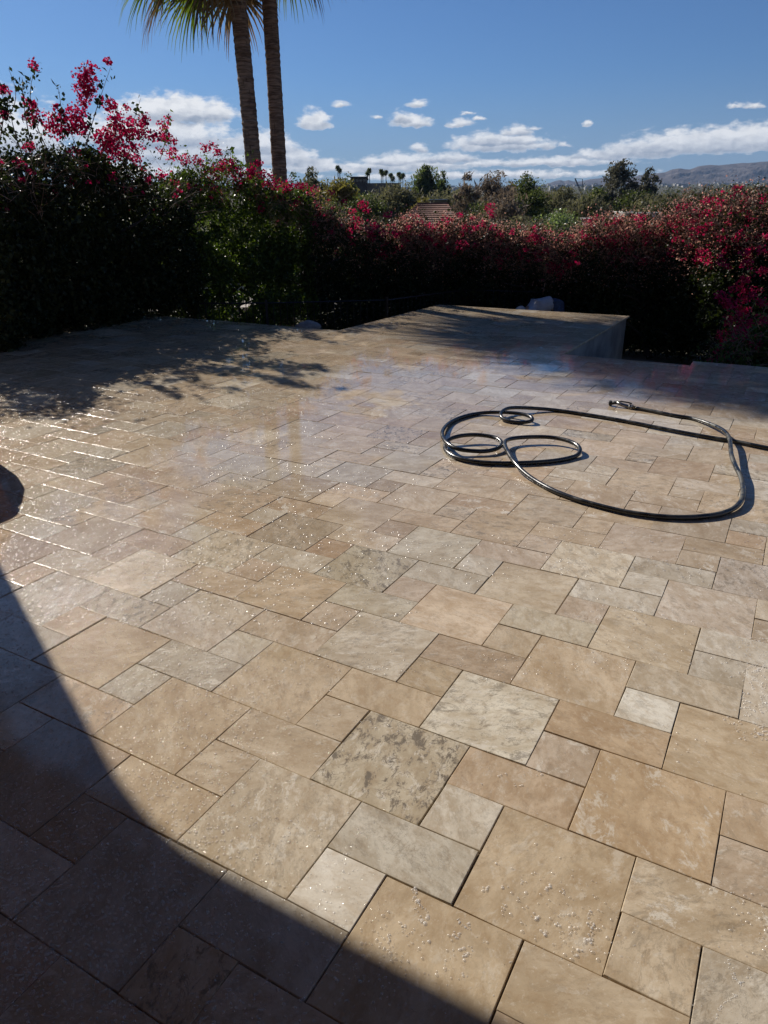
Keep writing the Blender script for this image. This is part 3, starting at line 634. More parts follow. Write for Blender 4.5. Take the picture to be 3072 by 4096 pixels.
# grey stone beside the paving corner
bm = bmesh.new(); bmesh.ops.create_icosphere(bm, subdivisions=3, radius=1)
for v in bm.verts:
    k = 1+.10*math.sin(v.co.x*5+1)*math.cos(v.co.y*4)+.05*math.sin(v.co.z*9+v.co.x*7); v.co = Vector((v.co.x*.21*k, v.co.y*.16*k, max(v.co.z, -.3)*.105*k))
me = bpy.data.meshes.new('stone'); bm.to_mesh(me); bm.free(); me.polygons.foreach_set('use_smooth', [True]*len(me.polygons))
st_ = link('stone', me, simple('grey_stone', (.17, .165, .165), .8, .3, 12, bump=.6)); q0 = UV(-28.6, 34.3); st_.location = (q0.x, q0.y, -.02); tag(st_, 'small rounded grey stone behind the paving corner left of the walkway', 'stone')
b = MB(); gbox(b, -30.2, -27, 33.6, 35.6, -1.0, -.14); tag(b.build('stone_block', CONC), 'rough grey block under the small stone beyond the paving', 'block')

# ------------------------------------------------------------------ palms
TRUNK, n = mat('palm_trunk')
g = n.new('ShaderNodeTexCoord').outputs['Object']; sx_ = n.new('ShaderNodeSeparateXYZ', {0: g}).outputs
rg = n.noise(n.mapping(g, (1.2, 1.2, 9)), 3.2, 6, .6, .6)
rg2 = n.noise(n.mapping(g, (14, 14, 1.2)), 2, 4, .6)
c = n.mix(n.ramp(rg, .32, .68), (.11, .066, .046), (.34, .22, .15)); c = n.mix(n.m('MULTIPLY', n.ramp(rg2, .60, .7), .7), c, (.05, .032, .024))
pb = n.new('ShaderNodeBsdfPrincipled', {'Base Color': c, 'Roughness': .9, 'Specular IOR Level': .15})
bb = n.new('ShaderNodeBump', {'Height': n.m('SUBTRACT', rg, n.m('MULTIPLY', n.ramp(rg2, .60, .7), .4)), 'Strength': .9, 'Distance': .05}); n.l.new(bb.outputs[0], pb.inputs['Normal'])
n.l.new(pb.outputs[0], n.new('ShaderNodeOutputMaterial').inputs[0])
FROND = leafmat('palm_frond', (.055, .085, .022), (.12, .15, .04), .45, .5, .38, .4, trc=(1.5, 1.6, .4))
FRONDD = leafmat('dry_frond', (.16, .11, .06), (.26, .19, .11), .3, .3, .7, .4, trc=(1.1, 1., .8))
def palm(label, base, bend, r0, r1, ch, seed, nf, Lp=1.15, Lf=1.0, lift=None):
    rs = random.Random(seed); root = empty('fan_palm', base); tag(root, label, 'palm tree', 'fan palms beyond the hedge')
    b = MB(); n_ = 150; pts = []; rad = []; top = Vector(bend)
    base = Vector(base)
    for i in range(n_):
        t = i/(n_-1); q = base.lerp(top, t)+Vector((.10*math.sin(t*3.1)*ch, 0, 0)); pts.append(q)
        rad.append((r0*(1-t)+r1*t)*(1+.035*rs.uniform(-1, 1)+(.018 if i % 2 else -.018))+.10*math.exp(-t*14))
    b.tube(pts, rad, 20); t_ = b.build('trunk', TRUNK, root, smooth=False)
    c = pts[-1]
    for f in range(nf):
        b = MB(); fr = f/(nf-1); an = f*2.39996+rs.uniform(-.2, .2); elv = R(78-fr*128)+rs.uniform(-.1, .1)
        if lift and math.cos(an) > -.1: elv = max(elv, R(lift)+rs.uniform(0, .3))
        d = Vector((math.cos(an)*math.cos(elv), math.sin(an)*math.cos(elv), math.sin(elv)))
        L = Lp*rs.uniform(.85, 1.15); p0 = c+Vector((d.x, d.y, 0))*.12+Vector((0, 0, .25-.5*fr)); pts2 = [p0]
        dd = d.copy()
        for k in range(5): dd = (dd+Vector((0, 0, -.06))).normalized(); pts2.append(pts2[-1]+dd*L/5)
        b.tube(pts2, [.022, .018, .015, .013, .011, .01], 4, cap=False)
        h = pts2[-1]; side = dd.cross(Vector((0, 0, 1))); side = side.normalized() if side.length > .1 else Vector((1, 0, 0)); upv = side.cross(dd).normalized()
        ns = 44; lf = Lf*rs.uniform(.85, 1.1)
        for k in range(ns):
            a = (k/(ns-1)-.5)*R(250); l = lf*(1-.28*abs(a)/R(125))*rs.uniform(.9, 1.05)
            ld = dd*math.cos(a)+side*math.sin(a)+upv*.22*abs(math.sin(a)); wd = (-dd*math.sin(a)+side*math.cos(a)).normalized()
            q = h.copy(); wid = [.016, .055, .06, .042, .02, .003]; rows = []
            for j in range(6):
                rows.append((q+wd*wid[j]*.5, q-upv*wid[j]*.35, q-wd*wid[j]*.5)); ld = (ld+Vector((rs.uniform(-.05, .05), rs.uniform(-.05, .05), -.05-.22*max(0, j-1.5)))).normalized(); q = q+ld*l/5
            vs = [v for r_ in rows for v in r_]; fs = []
            for j in range(5): fs += [(j*3, j*3+1, j*3+4, j*3+3), (j*3+1, j*3+2, j*3+5, j*3+4)]
            b.add(vs, fs)
        b.build('frond', FROND if fr < .9 else FRONDD, root)
    b = MB()                                              # old leaf boots under the crown
    for k in range(40):
        an = k*2.4; z = -k*.028; q = c+Vector((math.cos(an)*r1*1.0, math.sin(an)*r1*1.0, z+.1)); b.tube([q-Vector((0, 0, .15)), q+Vector((math.cos(an)*.12, math.sin(an)*.12, .18))], [.05, .025], 4)
    b.build('leaf_boots', FRONDD, root)
    return root
YP = 19.
a_, c_ = W(1007, 672, YP), W(946, 0, YP); d_ = (a_-c_)/(a_.z-c_.z)
pb_ = c_+d_*(-1.6-c_.z); pt_ = c_+d_*(1.75)
palm('left palm trunk, red-brown and ringed, with green fan fronds hanging at its top', tuple(pb_), tuple(pt_), .19, .18, .5, 5, 64, 1.5, 1.65, 18)
a_, c_ = W(1118, 740, YP+.6), W(1075, 0, YP+.6); d_ = (a_-c_)/(a_.z-c_.z)
pb_ = c_+d_*(-1.6-c_.z); pt_ = c_+d_*(2.3)
palm('right palm trunk, straighter and set against the sky beside its twin', tuple(pb_), tuple(pt_), .19, .165, .2, 9, 52, 1.35, 1.5)

# ------------------------------------------------------------------ garden hose
RUB, n = mat('black_rubber'); g = n.new('ShaderNodeNewGeometry').outputs['Position']
f = n.noise(g, 9, 5, .65); dirt = n.m('MULTIPLY', n.ramp(f, .42, .66), n.ramp(n.new('ShaderNodeSeparateXYZ', {0: g}).outputs[0], 0.6, 2.4, .35, 1.))
c = n.mix(n.m('MULTIPLY', dirt, .55), (.012, .013, .012), (.10, .10, .085))
pb = n.new('ShaderNodeBsdfPrincipled', {'Base Color': c, 'Roughness': n.m('ADD', .22, n.m('MULTIPLY', dirt, .4)), 'Specular IOR Level': .6})
n.l.new(pb.outputs[0], n.new('ShaderNodeOutputMaterial').inputs[0])
r5 = lambda x, y: (1600+x*.8873, 1500+y*.8873)
HR = .0175
hp = [(1064,149,HR),(1100,155,HR),(1150,165,HR),(1240,183,HR),(1320,196,HR),(1400,222,.03),(1455,248,.05),(1483,280,.065),(1490,320,.07),(1494,360,.07),(1512,410,.06),(1535,455,.045),(1545,500,.035),(1545,550,.03),(1520,590,.025),(1470,618,HR),(1400,634,HR),
      (1300,642,HR),(1200,640,HR),(1100,630,HR),(1000,614,HR),(900,590,HR),(800,562,HR),(700,525,HR),(620,483,HR),(560,440,.03),(515,392,.05),(485,345,.055),(472,312,.055),(480,295,.05),(520,284,.05),(600,279,.05),(680,281,.05),(750,294,.05),(798,316,.045),(812,342,.035),(790,366,HR),(720,383,HR),(640,392,HR),(540,397,HR),(440,398,HR),(340,391,HR),(260,374,HR),(212,346,HR),
      (203,318,HR+.005),(222,290,.045),(280,273,.06),(350,270,.06),(420,280,.055),(456,300,.05),(450,325,.035),(400,342,.03),(330,343,.033),(260,333,.045),(215,310,.05),(192,278,.045),(195,245,.035),(230,211,HR),(290,186,HR),(360,172,HR),(430,168,.03),(500,170,.045),(560,178,.05),(594,192,.045),(590,208,.03),(545,214,HR),(490,208,HR),(459,192,.03),(455,172,.045),(478,153,.055),(520,147,.05),(600,150,.035),(700,158,HR),(850,180,HR),(1000,205,HR),(1150,235,HR),(1300,264,HR),(1420,285,HR),(1500,297,HR),(1600,318,HR),(1700,338,HR),(1820,365,HR)]
hv = []
for x, y, z in hp:
    fx, fy = r5(x, y); q = GZ(fx, fy, z); hv.append(Vector(q))
def catmull(P, k=7):
    o = []
    for i in range(len(P)-1):
        a, b_, c, d = P[max(i-1, 0)], P[i], P[i+1], P[min(i+2, len(P)-1)]
        for j in range(k):
            t = j/k; o.append(.5*((2*b_)+(c-a)*t+(2*a-5*b_+4*c-d)*t*t+(3*b_-a-3*c+d)*t**3))
    o.append(P[-1]); return o
HVs = catmull(hv)
for it in range(3): HVs = [HVs[0]]+[(HVs[i-1]+HVs[i]*2+HVs[i+1])/4 for i in range(1, len(HVs)-1)]+[HVs[-1]]
hose = empty('garden_hose', HVs[60]); tag(hose, 'long black rubber hose lying in loops on the sunlit paving with a metal nozzle', 'hose')
b = MB(); b.tube(HVs, .0165, 12); b.build('hose_tube', RUB, hose, smooth=True)
STEEL = simple('worn_metal', (.30, .29, .27), .38, .35, 60, metal=.9); BRASS = simple('brass', (.48, .34, .14), .4, .25, 40, metal=.9); BLK = simple('black_plastic', (.015, .015, .015), .4, .2)
p0 = HVs[0]; dn = (HVs[0]-HVs[6]).normalized(); dn.z = 0; dn.normalize(); zz = Vector((0, 0, 1)); q_ = lambda a, h=0.: p0+dn*a+zz*h
b = MB(); b.tube([q_(0), q_(.03)], .014, 12); b.tube([q_(.008), q_(.02)], .019, 6); b.build('brass_coupling', BRASS, hose)
b = MB(); b.tube([q_(.03), q_(.042), q_(.0421), q_(.056), q_(.0561), q_(.066)], [.027, .027, .022, .022, .027, .025], 14); b.build('swivel_collar', STEEL, hose)
b = MB(); b.tube([q_(.066), q_(.10, .004), q_(.15, .012), q_(.19, .022)], [.019, .018, .016, .015], 12); b.build('nozzle_body', STEEL, hose, smooth=True)
h0 = q_(.19, .022)
b = MB(); b.tube([h0, h0+dn*.02-zz*.003, h0+dn*.04-zz*.010, h0+dn*.055-zz*.014, h0+dn*.0551-zz*.014, h0+dn*.07-zz*.016], [.016, .017, .016, .016, .026, .026], 14); b.build('spray_head', BLK, hose)
b = MB(); b.tube([h0+zz*.013, q_(.15, .040), q_(.08, .040), q_(.045, .034)], [.006, .007, .007, .008], 8); b.build('trigger_lever', BLK, hose, smooth=True)

# ------------------------------------------------------------------ person bent over behind the walkway
def skin(name, V, E, Rr, m, parent, sub=2):
    me = bpy.data.meshes.new(name); me.from_pydata([tuple(v) for v in V], E, []); me.update()
    o = link(name, me, m, parent)
    o.modifiers.new('skin', 'SKIN')
    for i, r in enumerate(Rr): me.skin_vertices[0].data[i].radius = (r if hasattr(r, '__len__') else (r, r)); 
    me.skin_vertices[0].data[0].use_root = True
    s = o.modifiers.new('sub', 'SUBSURF'); s.levels = s.render_levels = sub
    for p_ in me.polygons: p_.use_smooth = True
    return o
hip = W(2228, 1208, 15.05); sho = W(2114, 1248, 14.95); hed = W(2074, 1250, 14.85)
G0 = -1.03; ax = Vector((1, 0, 0)); yy = Vector((0, 1, 0))
person = empty('person', (hip.x, hip.y, G0)); tag(person, 'person bent forward behind the walkway in grey shirt, blue jeans and pale cap', 'person')
CLOTH = simple('grey_shirt', (.32, .34, .39), .9, .12, 6, bump=.5, bscale=10)
DENIM = simple('blue_denim', (.035, .055, .11), .9, .3, 30, bump=.3, bscale=80); SKIN = simple('skin', (.30, .17, .11), .55, .08, 10); CAPM = simple('pale_cap', (.36, .36, .36), .9, .15, 14)
mid = hip.lerp(sho, .5)+Vector((0, 0, .045))
kn = [Vector((hip.x+.10, hip.y+s*.11-.02, G0+.50)) for s in (-1, 1)]; an_ = [Vector((hip.x-.02, hip.y+s*.13, G0+.09)) for s in (-1, 1)]
hj = [hip+yy*s*.10+Vector((0, 0, -.04)) for s in (-1, 1)]
sj = [sho+yy*s*.19+Vector((0, 0, -.02)) for s in (-1, 1)]; el_ = [sho+yy*s*.22+Vector((-.08, 0, -.33)) for s in (-1, 1)]; wr = [sho+yy*s*.15+Vector((-.20, 0, -.56)) for s in (-1, 1)]
nk = sho+Vector((-.10, 0, .0)); 
V = [hip, mid, sho, nk, hed+Vector((.03, 0, .02)), hed+Vector((-.07, 0, -.05)), hj[0], kn[0], an_[0], an_[0]+Vector((-.16, 0, -.05)), hj[1], kn[1], an_[1], an_[1]+Vector((-.16, 0, -.05)), sj[0], el_[0], wr[0], sj[1], el_[1], wr[1]]
E_ = [(0,1),(1,2),(2,3),(3,4),(4,5),(0,6),(6,7),(7,8),(8,9),(0,10),(10,11),(11,12),(12,13),(2,14),(14,15),(15,16),(2,17),(17,18),(18,19)]
RR = [.13,.12,.13,.055,.085,.06,.09,.06,.042,.035,.09,.06,.042,.035,.055,.042,.03,.055,.042,.03]
# hands: palm with five fingers each
for k, (wi, s) in enumerate(((16, -1), (19, 1))):
    wv_ = V[wi]; pi_ = len(V); V.append(wv_+Vector((-.03, 0, -.06))); RR.append(.026); E_.append((wi, pi_))
    for j in range(5):
        a0 = (j-2)*.018; i0 = len(V)
        V.append(wv_+Vector((-.045, a0*s, -.10 if j else -.07))); V.append(wv_+Vector((-.05, a0*1.3*s, -.13 if j else -.09))); V.append(wv_+Vector((-.04, a0*1.4*s, -.155 if j else -.10))); RR += [.0095, .0085, .007]
        E_ += [(pi_, i0), (i0, i0+1), (i0+1, i0+2)]
body = skin('body', V, E_, RR, SKIN, person, 1)
skin('shirt', [mid+Vector((.0,0,-.02)), hip.lerp(mid, .35)+Vector((0, 0, .0)), mid.lerp(sho, .5)+Vector((0, 0, .01)), sho, sj[0], sj[0].lerp(el_[0], .55), sj[1], sj[1].lerp(el_[1], .55), sho+Vector((-.05, 0, 0))], [(0,1),(0,2),(2,3),(3,4),(4,5),(3,6),(6,7),(3,8)],
     [.168,.162,.158,.13,.08,.07,.08,.07,.07], CLOTH, person)
skin('jeans', [hip, hip.lerp(mid, .6), hj[0], kn[0], an_[0]+Vector((0, 0, .03)), hj[1], kn[1], an_[1]+Vector((0, 0, .03))], [(0,1),(0,2),(2,3),(3,4),(0,5),(5,6),(6,7)], [.175,.168,.135,.085,.062,.135,.085,.062], DENIM, person)
for a0 in an_: skin('shoe', [a0+Vector((.04, 0, -.04)), a0+Vector((-.08, 0, -.05)), a0+Vector((-.20, 0, -.06))], [(0,1),(1,2)], [.045,.045,.035], BLK, person)
b = MB(); cr = []
for j in range(7): a0 = math.pi/2*j/6; cr.append((max(.004, .112*math.cos(a0)), .095*math.sin(a0)))
b.lathe((0, 0, 0), [(.112, -.03)]+cr, 20); b.add([(-.05-.11, -.07, -.01), (-.05-.16, 0, -.015), (-.05-.11, .07, -.01), (-.06, .09, 0.01), (-.06, -.09, .01)], [(0, 1, 2, 3, 4)])
cap = b.build('cap', CAPM, None, smooth=True); cap.parent = person; cap.matrix_parent_inverse = person.matrix_basis.inverted(); cap.location = hed+Vector((.03, 0, .03)); cap.rotation_euler = (0, R(-35), 0)

# ------------------------------------------------------------------ trees of the valley side
GRP = 'trees on the slope below the terrace'
TL = {'dense': leafmat('dense_leaf', (.045, .06, .026), (.11, .12, .058), .5, .3, .5, .15, (1.2, 1.35, .6)),
      'wispy': leafmat('palo_verde_twig', (.10, .10, .06), (.18, .17, .105), .45, .2, .7, .1, (1.05, 1.05, .8)),
      'yellow': leafmat('yellowed_leaf', (.11, .085, .045), (.20, .15, .075), .4, .2, .6, .2),
      'olive': leafmat('olive_leaf', (.09, .11, .07), (.22, .25, .18), .4, .5, .4, .2),
      'euc': leafmat('drooping_leaf', (.045, .058, .036), (.11, .12, .075), .45, .3, .5, .1),
      'bare': leafmat('bare_twig_leaf', (.12, .10, .08), (.22, .18, .14), .4, .2, .7, .2, (1.1, 1., .85))}
TL['airy'] = leafmat('airy_leaf', (.07, .07, .055), (.15, .145, .12), .4, .2, .6, .1, (1.1, 1.1, .85))
TBARK = simple('tree_bark', (.07, .058, .048), .95, .35, 4)
tr_n = 0
def tree(name, label, x, ytop, hw, Y, kind, nl=5000, base=None, seed=None, stretch=1., group=GRP):
    global tr_n; tr_n += 1; rs = random.Random(seed or tr_n*13)
    top = W(x, ytop, Y); s = (Y*1.0)/FPX*1.06; Rw = hw*s*1.4; nl = int(nl*1.4); gx, gy = top.x, top.y
    z0 = tz(gx, gy)-.1 if base is None else base; H = max(top.z-z0, 1.5)
    root = empty(name, (gx, gy, z0)); tag(root, label, 'tree', group)
    cz = z0+H*(.12 if kind != 'euc' else .08); ch = top.z-cz
    # limbs
    b = MB(); ends = []
    def limb(p, d, L, r, lev):
        pts = [p]; n_ = 5
        for i in range(n_):
            d = (d+Vector((rs.gauss(0, .16), rs.gauss(0, .16), rs.gauss(.02, .10)))).normalized(); pts.append(pts[-1]+d*L/n_)
        b.tube(pts, [r*(1-.6*i/n_) for i in range(n_+1)], 6 if lev < 2 else 3, cap=False)
        if lev >= 3 or L < .35: ends.append(pts[-1]); ends.append(pts[-2]); return
        for k in range(3 if lev < 2 else 3):
            a = rs.uniform(0, 6.28); t = Vector((math.cos(a), math.sin(a), rs.uniform(-.1, .8))); limb(pts[rs.choice((3, 4, 5))], (d*.75+t*.85).normalized(), L*rs.uniform(.6, .8), r*.42, lev+1)
    nt = 3 if kind in ('bare', 'wispy') else 2
    for k in range(nt):
        a = rs.uniform(0, 6.28); sp = .55*Rw/H; limb(Vector((gx+rs.gauss(0, .1), gy+rs.gauss(0, .1), z0)), Vector((math.cos(a)*sp, math.sin(a)*sp, 1)).normalized(), H*.36, H*.022+.04, 0)
    # crown: several unequal clumps inside one outline
    ncl = {'dense': 60, 'wispy': 64, 'yellow': 50, 'olive': 60, 'euc': 60, 'bare': 36, 'airy': 60}[kind]; cs = []
    for k in range(ncl):
        t = rs.random()**.8; rr = Rw*(1-.62*t**3.2)*stretch; a = rs.uniform(0, 6.28); q = rs.random()**.5
        cs.append((gx+math.cos(a)*rr*q*.85, gy+math.sin(a)*rr*q*.85, cz+ch*(.08+.82*t), (rs.uniform(.16, .36) if k % 3 else rs.uniform(.34, .48))*Rw))
    cs.append((gx, gy, top.z-.28*Rw*.6, .28*Rw))
    cs = np.array(cs); k = rng.integers(0, len(cs), nl); P = rng.normal(size=(nl, 3)); P /= np.linalg.norm(P, axis=1, keepdims=True); P *= rng.random((nl, 1))**.38
    P = cs[k, :3]+P*cs[k, 3:4]*np.array([1, 1, .8 if kind != 'euc' else 1.35])
    P[:, 2] = np.minimum(P[:, 2], top.z+.1*Rw*rng.random(nl))
    keep = vn(P/Rw*2.2, 2.4, tr_n)+.35*rng.normal(size=nl) > {'bare': -.15, 'airy': -.12}.get(kind, -.7); P = P[keep]
    lsz = max(.05, s*6.2)*(1.0 if kind in ('dense', 'olive') else 1.15)
    if kind in ('wispy', 'bare', 'yellow'):
        V = leaves(P, lsz*1.9, .30, .1, -.9, .4)
        # fine upright twigs at the rim
        e = np.array([tuple(q) for q in ends]); kk = rng.integers(0, len(e), 220 if kind == 'bare' else 60)
        for j in kk:
            q = Vector(e[j]); a = rs.uniform(0, 6.28); L = Rw*rs.uniform(.15, .4); twigs(b, q, q+Vector((math.cos(a)*L, math.sin(a)*L, L*rs.uniform(.1, .9))), s*1.2, .1, 3)
    elif kind == 'euc': V = leaves(P, lsz*1.5, .32, .15, 1.2, .4)
    else: V = leaves(P, lsz*(1.25 if kind == 'airy' else 1.1), .55, .25, .2, .4)
    stuff(quads('crown', V, TL[kind], root)); b.build('trunk', TBARK, root)
    return root
k6 = lambda x, y: (1100+x*.663, 600+y*.663)
T = [
 ('palo_verde', 'wispy rounded green tree just right of the palm trunks', 1246, 672, 62, 62, 'wispy', 7000),
 ('mesquite_tree', 'small thin tree between the two palm trunks and the rounded green tree', 1172, 690, 30, 58, 'dense', 2200),
 ('mesquite_tree', 'yellow-brown tree below the small dark hilltop building', 1352, 716, 92, 46, 'yellow', 8000),
 ('mesquite_tree', 'thin leafy tree top left of the dark hilltop building', 1392, 690, 36, 85, 'dense', 2600),
 ('shade_tree', 'dark green dense tree under the dark hilltop building', 1468, 768, 78, 44, 'dense', 8000),
 ('palo_verde', 'broad grey-green feathery tree under the row of far palms', 1585, 742, 120, 66, 'wispy', 12000),
 ('eucalyptus_tree', 'tall dark round eucalyptus standing above the horizon right of the far palms', 1706, 668, 50, 105, 'euc', 9000),
 ('eucalyptus_tree', 'narrow dark tree close against the right side of the dark eucalyptus', 1774, 688, 24, 108, 'euc', 3000),
 ('palo_verde', 'yellow-green bush in front of the dark eucalyptus', 1690, 790, 62, 58, 'yellow', 4000),
 ('mesquite_tree', 'half-bare tree with one leafy clump above the tiled roof', 1872, 690, 52, 50, 'bare', 3500),
 ('mesquite_tree', 'wide bare brown tree with upright twigs left of centre skyline', 1985, 688, 90, 56, 'bare', 6000),
 ('shade_tree', 'green tree with pointed leafy top right of the bare tree', 2108, 690, 66, 60, 'dense', 8000),
 ('shade_tree', 'dark lower tree in front of the pointed leafy tree', 2150, 752, 70, 54, 'dense', 7000),
 ('palo_verde', 'brown feathery thicket tree below the bare skyline tree', 2010, 770, 120, 40, 'bare', 12000),
 ('olive_tree', 'pale silvery olive tree just behind the middle of the hedge', 2240, 838, 100, 30, 'olive', 13000),
 ('olive_tree', 'smaller silvery olive tree in front of the white building', 2385, 868, 62, 31, 'olive', 6000),
 ('palo_verde', 'feathery olive-brown tree below the crane', 2262, 752, 75, 78, 'wispy', 7000),
 ('shade_tree', 'olive green tree left of the two big airy trees', 2393, 748, 58, 90, 'dense', 6000),
 ('cottonwood_tree', 'largest airy tree standing above the mountains, left one of a pair', 2490, 636, 62, 92, 'airy', 7500),
 ('cottonwood_tree', 'slightly smaller airy tree, right one of the pair before the mountains', 2602, 668, 42, 94, 'airy', 5000),
 ('shade_tree', 'dark tree filling the gap under the pair of airy trees', 2530, 760, 80, 88, 'dense', 8000),
 ('palo_verde', 'low feathery tree right of the airy pair', 2700, 778, 80, 84, 'wispy', 7000),
 ('mesquite_tree', 'bare sprawling tree with dark branches at the right skyline', 2830, 748, 110, 46, 'bare', 7000),
 ('palo_verde', 'broad feathery tree near the right edge under the mountains', 2975, 752, 110, 72, 'wispy', 10000),
 ('palo_verde', 'feathery tree cut by the right edge of the photo', 3120, 762, 90, 60, 'wispy', 6000),
 ('palo_verde', 'low wide green scrub tree beneath the bare sprawling tree', 2780, 812, 120, 60, 'wispy', 9000),
 ('shade_tree', 'dark bushy tree right of the tiled roof', 1930, 810, 90, 44, 'dense', 8000),
 ('shade_tree', 'dark tree behind the hedge between the palms and the tiled roof', 1330, 800, 130, 36, 'dense', 9000),
 ('shade_tree', 'dark green tree seen through the tall left bougainvillea', 520, 900, 260, 34, 'dense', 4000),
 ('shade_tree', 'dark green tree behind the palm trunks', 900, 820, 220, 38, 'dense', 4000),
 ('shade_tree', 'tree low behind the far left bougainvillea', 60, 850, 300, 40, 'dense', 4000),
 ('palo_verde', 'grey-green thicket left of the silvery olive', 2080, 870, 110, 34, 'wispy', 4000),
 ('palo_verde', 'grey-green thicket behind the right bougainvillea', 2760, 870, 150, 36, 'wispy', 4000),
 ('palo_verde', 'grey-green scrub at the right behind the brightest blossom', 3010, 850, 150, 38, 'wispy', 4000),
]
T += [('palo_verde', 'hazy grey-green tree mass left of the tiled roof', 1560, 800, 150, 75, 'wispy', 7000), ('palo_verde', 'hazy olive thicket straight behind the tiled roof', 1820, 772, 130, 82, 'wispy', 7000),
 ('palo_verde', 'olive thicket between the bare skyline tree and the pointed leafy tree', 2050, 745, 110, 80, 'bare', 8000), ('palo_verde', 'round hazy thicket under the small far tower block', 2225, 775, 110, 95, 'wispy', 6000),
 ('palo_verde', 'low olive thicket below the crane jib', 2340, 782, 110, 70, 'wispy', 6000), ('palo_verde', 'olive thicket at the foot of the airy pair, right side', 2640, 790, 130, 76, 'wispy', 6000),
 ('palo_verde', 'wide hazy thicket under the bare sprawling tree, farther back', 2830, 786, 160, 95, 'wispy', 7000), ('palo_verde', 'hazy thicket below the mountains near the right edge', 3020, 784, 140, 100, 'wispy', 6000)]
for nm, lb, x, yt, hw, Y, kd, nl in T: tree(nm, lb, x, yt, hw, Y, kd, nl)

# far palms on the ridge
pmesh = []
def far_palm(x, yt, yb, Y, lab, hwp=10):
    s = Y/FPX*1.06; top = W(x, yt+8, Y); z0 = min(W(x, yb, Y).z, tz(top.x, top.y)); root = empty('distant_palm', (top.x, top.y, z0)); tag(root, lab, 'palm tree', 'far palms on the skyline')
    b = MB(); b.tube([(top.x, top.y, z0), (top.x+.1, top.y, (z0+top.z)/2), tuple(top)], [s*1.9, s*1.5, s*1.3], 6); b.build('trunk', TBARK, root)
    P = []; c = np.array(top)
    for k in range(26):
        a = k*2.4; e_ = 1.1-k/26*2.6; d = np.array([math.cos(a)*math.cos(e_), math.sin(a)*math.cos(e_), math.sin(e_)]); 
        for j in range(7): P.append(c+d*s*hwp*(.25+.75*j/6)+np.array([0, 0, -s*3.2*(j/6)**2]))
    P = np.array(P); V = leaves(np.repeat(P, 3, 0)+rng.normal(size=(len(P)*3, 3))*s*1.2, s*4.5, .3, .2, .5); stuff(quads('crown', V, TL['dense'], root))
for x, y, yb, Y, lab in ((378,92,165,210,'far palm, left of a pair above the thin leafy tree'),(390,108,165,215,'shorter far palm, right of the pair above the thin leafy tree'),(559,126,200,230,'far palm right of the hilltop building, shorter of its pair'),(569,108,200,236,'far palm right of the hilltop building, taller of its pair'),
        (640,114,205,240,'far palm, tallest on the left of the middle trio'),(650,128,205,244,'far palm in the middle of the trio'),(669,120,205,238,'far palm at the right of the middle trio'),(699,138,205,250,'far palm standing apart between trio and last cluster'),(711,158,205,262,'smallest far palm beside the lone one'),
        (748,132,220,240,'far palm, left of the last cluster next to the eucalyptus'),(758,145,220,248,'far palm in the middle of the last cluster'),(771,140,220,236,'far palm at the right of the last cluster')):
    far_palm(*k6(x, y), k6(0, yb)[1], Y, lab, 8)

# ------------------------------------------------------------------ buildings seen over the hedge
DARKW = simple('dark_wall', (.06, .05, .045), .9, .15, 1); WHITEW = simple('white_wall', (.55, .54, .50), .85, .08, 1); GLASS = simple('dark_glass', (.02, .025, .03), .12, .1, 1); TILE = simple('clay_roof_tile', (.20, .085, .05), .85, .4, 1.2, bump=.2)
def wbox(b, x0, x1, y0, y1, Y, dep):                      # a block whose near face fills photo pixels x0..x1, y0..y1 at distance Y
    a = W(x0, y1, Y); c = W(x1, y1, Y); t = W((x0+x1)/2, y0, Y); b.box((a.x, Y, a.z), (c.x-a.x, 0, 0), (0, dep, 0), (0, 0, t.z-a.z)); return a, c, t
o_ = W(1430, 720, 190); bl = empty('hilltop_building', (o_.x, o_.y, tz(o_.x, o_.y))); tag(bl, 'low dark flat-roofed building on the ridge left of the far palms', 'building')
b = MB(); wbox(b, 1405, 1466, 712, 800, 190, 14); b.build('wall', DARKW, bl)
b = MB(); wbox(b, 1400, 1470, 706, 711.5, 189.4, 15.5); b.build('roof', DARKW, bl)
b = MB(); wbox(b, 1466.5, 1600, 732, 800, 191, 13); b.build('wall', simple('tan_wall', (.16, .13, .10), .9, .1, 1), bl)
for k in range(4): b = MB(); wbox(b, 1410+k*14, 1420+k*14, 717, 727, 189.9, .2); b.build('window', GLASS, bl)
# house with the clay tile roof
hp0 = W(1745, 880, 42); house = empty('tiled_house', (hp0.x, hp0.y, tz(hp0.x, hp0.y))); tag(house, 'house roof of red-brown clay barrel tiles rising behind the hedge', 'house')
A0, A1, B0, B1 = W(1580, 905, 36), W(1850, 905, 36), W(1668, 822, 44), W(1792, 822, 44)
A0 = Vector(A0); A1 = Vector(A1); B0 = Vector(B0); B1 = Vector(B1)
b = MB(); b.add([A0, A1, B1, B0, A0-Vector((0,0,.2)), A1-Vector((0,0,.2)), B1-Vector((0,0,.2)), B0-Vector((0,0,.2))], [(0,1,2,3),(7,6,5,4),(0,4,5,1),(1,5,6,2),(2,6,7,3),(3,7,4,0)]); b.build('roof', TILE, house)
nc = 34; tmn = None; nr = (A1-A0).cross(B0-A0).normalized(); nr = nr if nr.z > 0 else -nr
for k in range(nc):
    t = (k+.5)/nc; b = MB(); pa, pb2 = A0.lerp(A1, t), B0.lerp(B1, t)
    for j in range(10):
        p0_, p1_ = pa.lerp(pb2, j/10), pa.lerp(pb2, (j+1.05)/10); b.tube([p0_+nr*.05, p1_+nr*.01], [.075, .06], 5)
    stuff(b.build('tile_row', TILE, house))
b = MB(); b.tube([B0+Vector((0,0,.06)), B1+Vector((0,0,.06))], .11, 6); b.build('ridge', TILE, house)
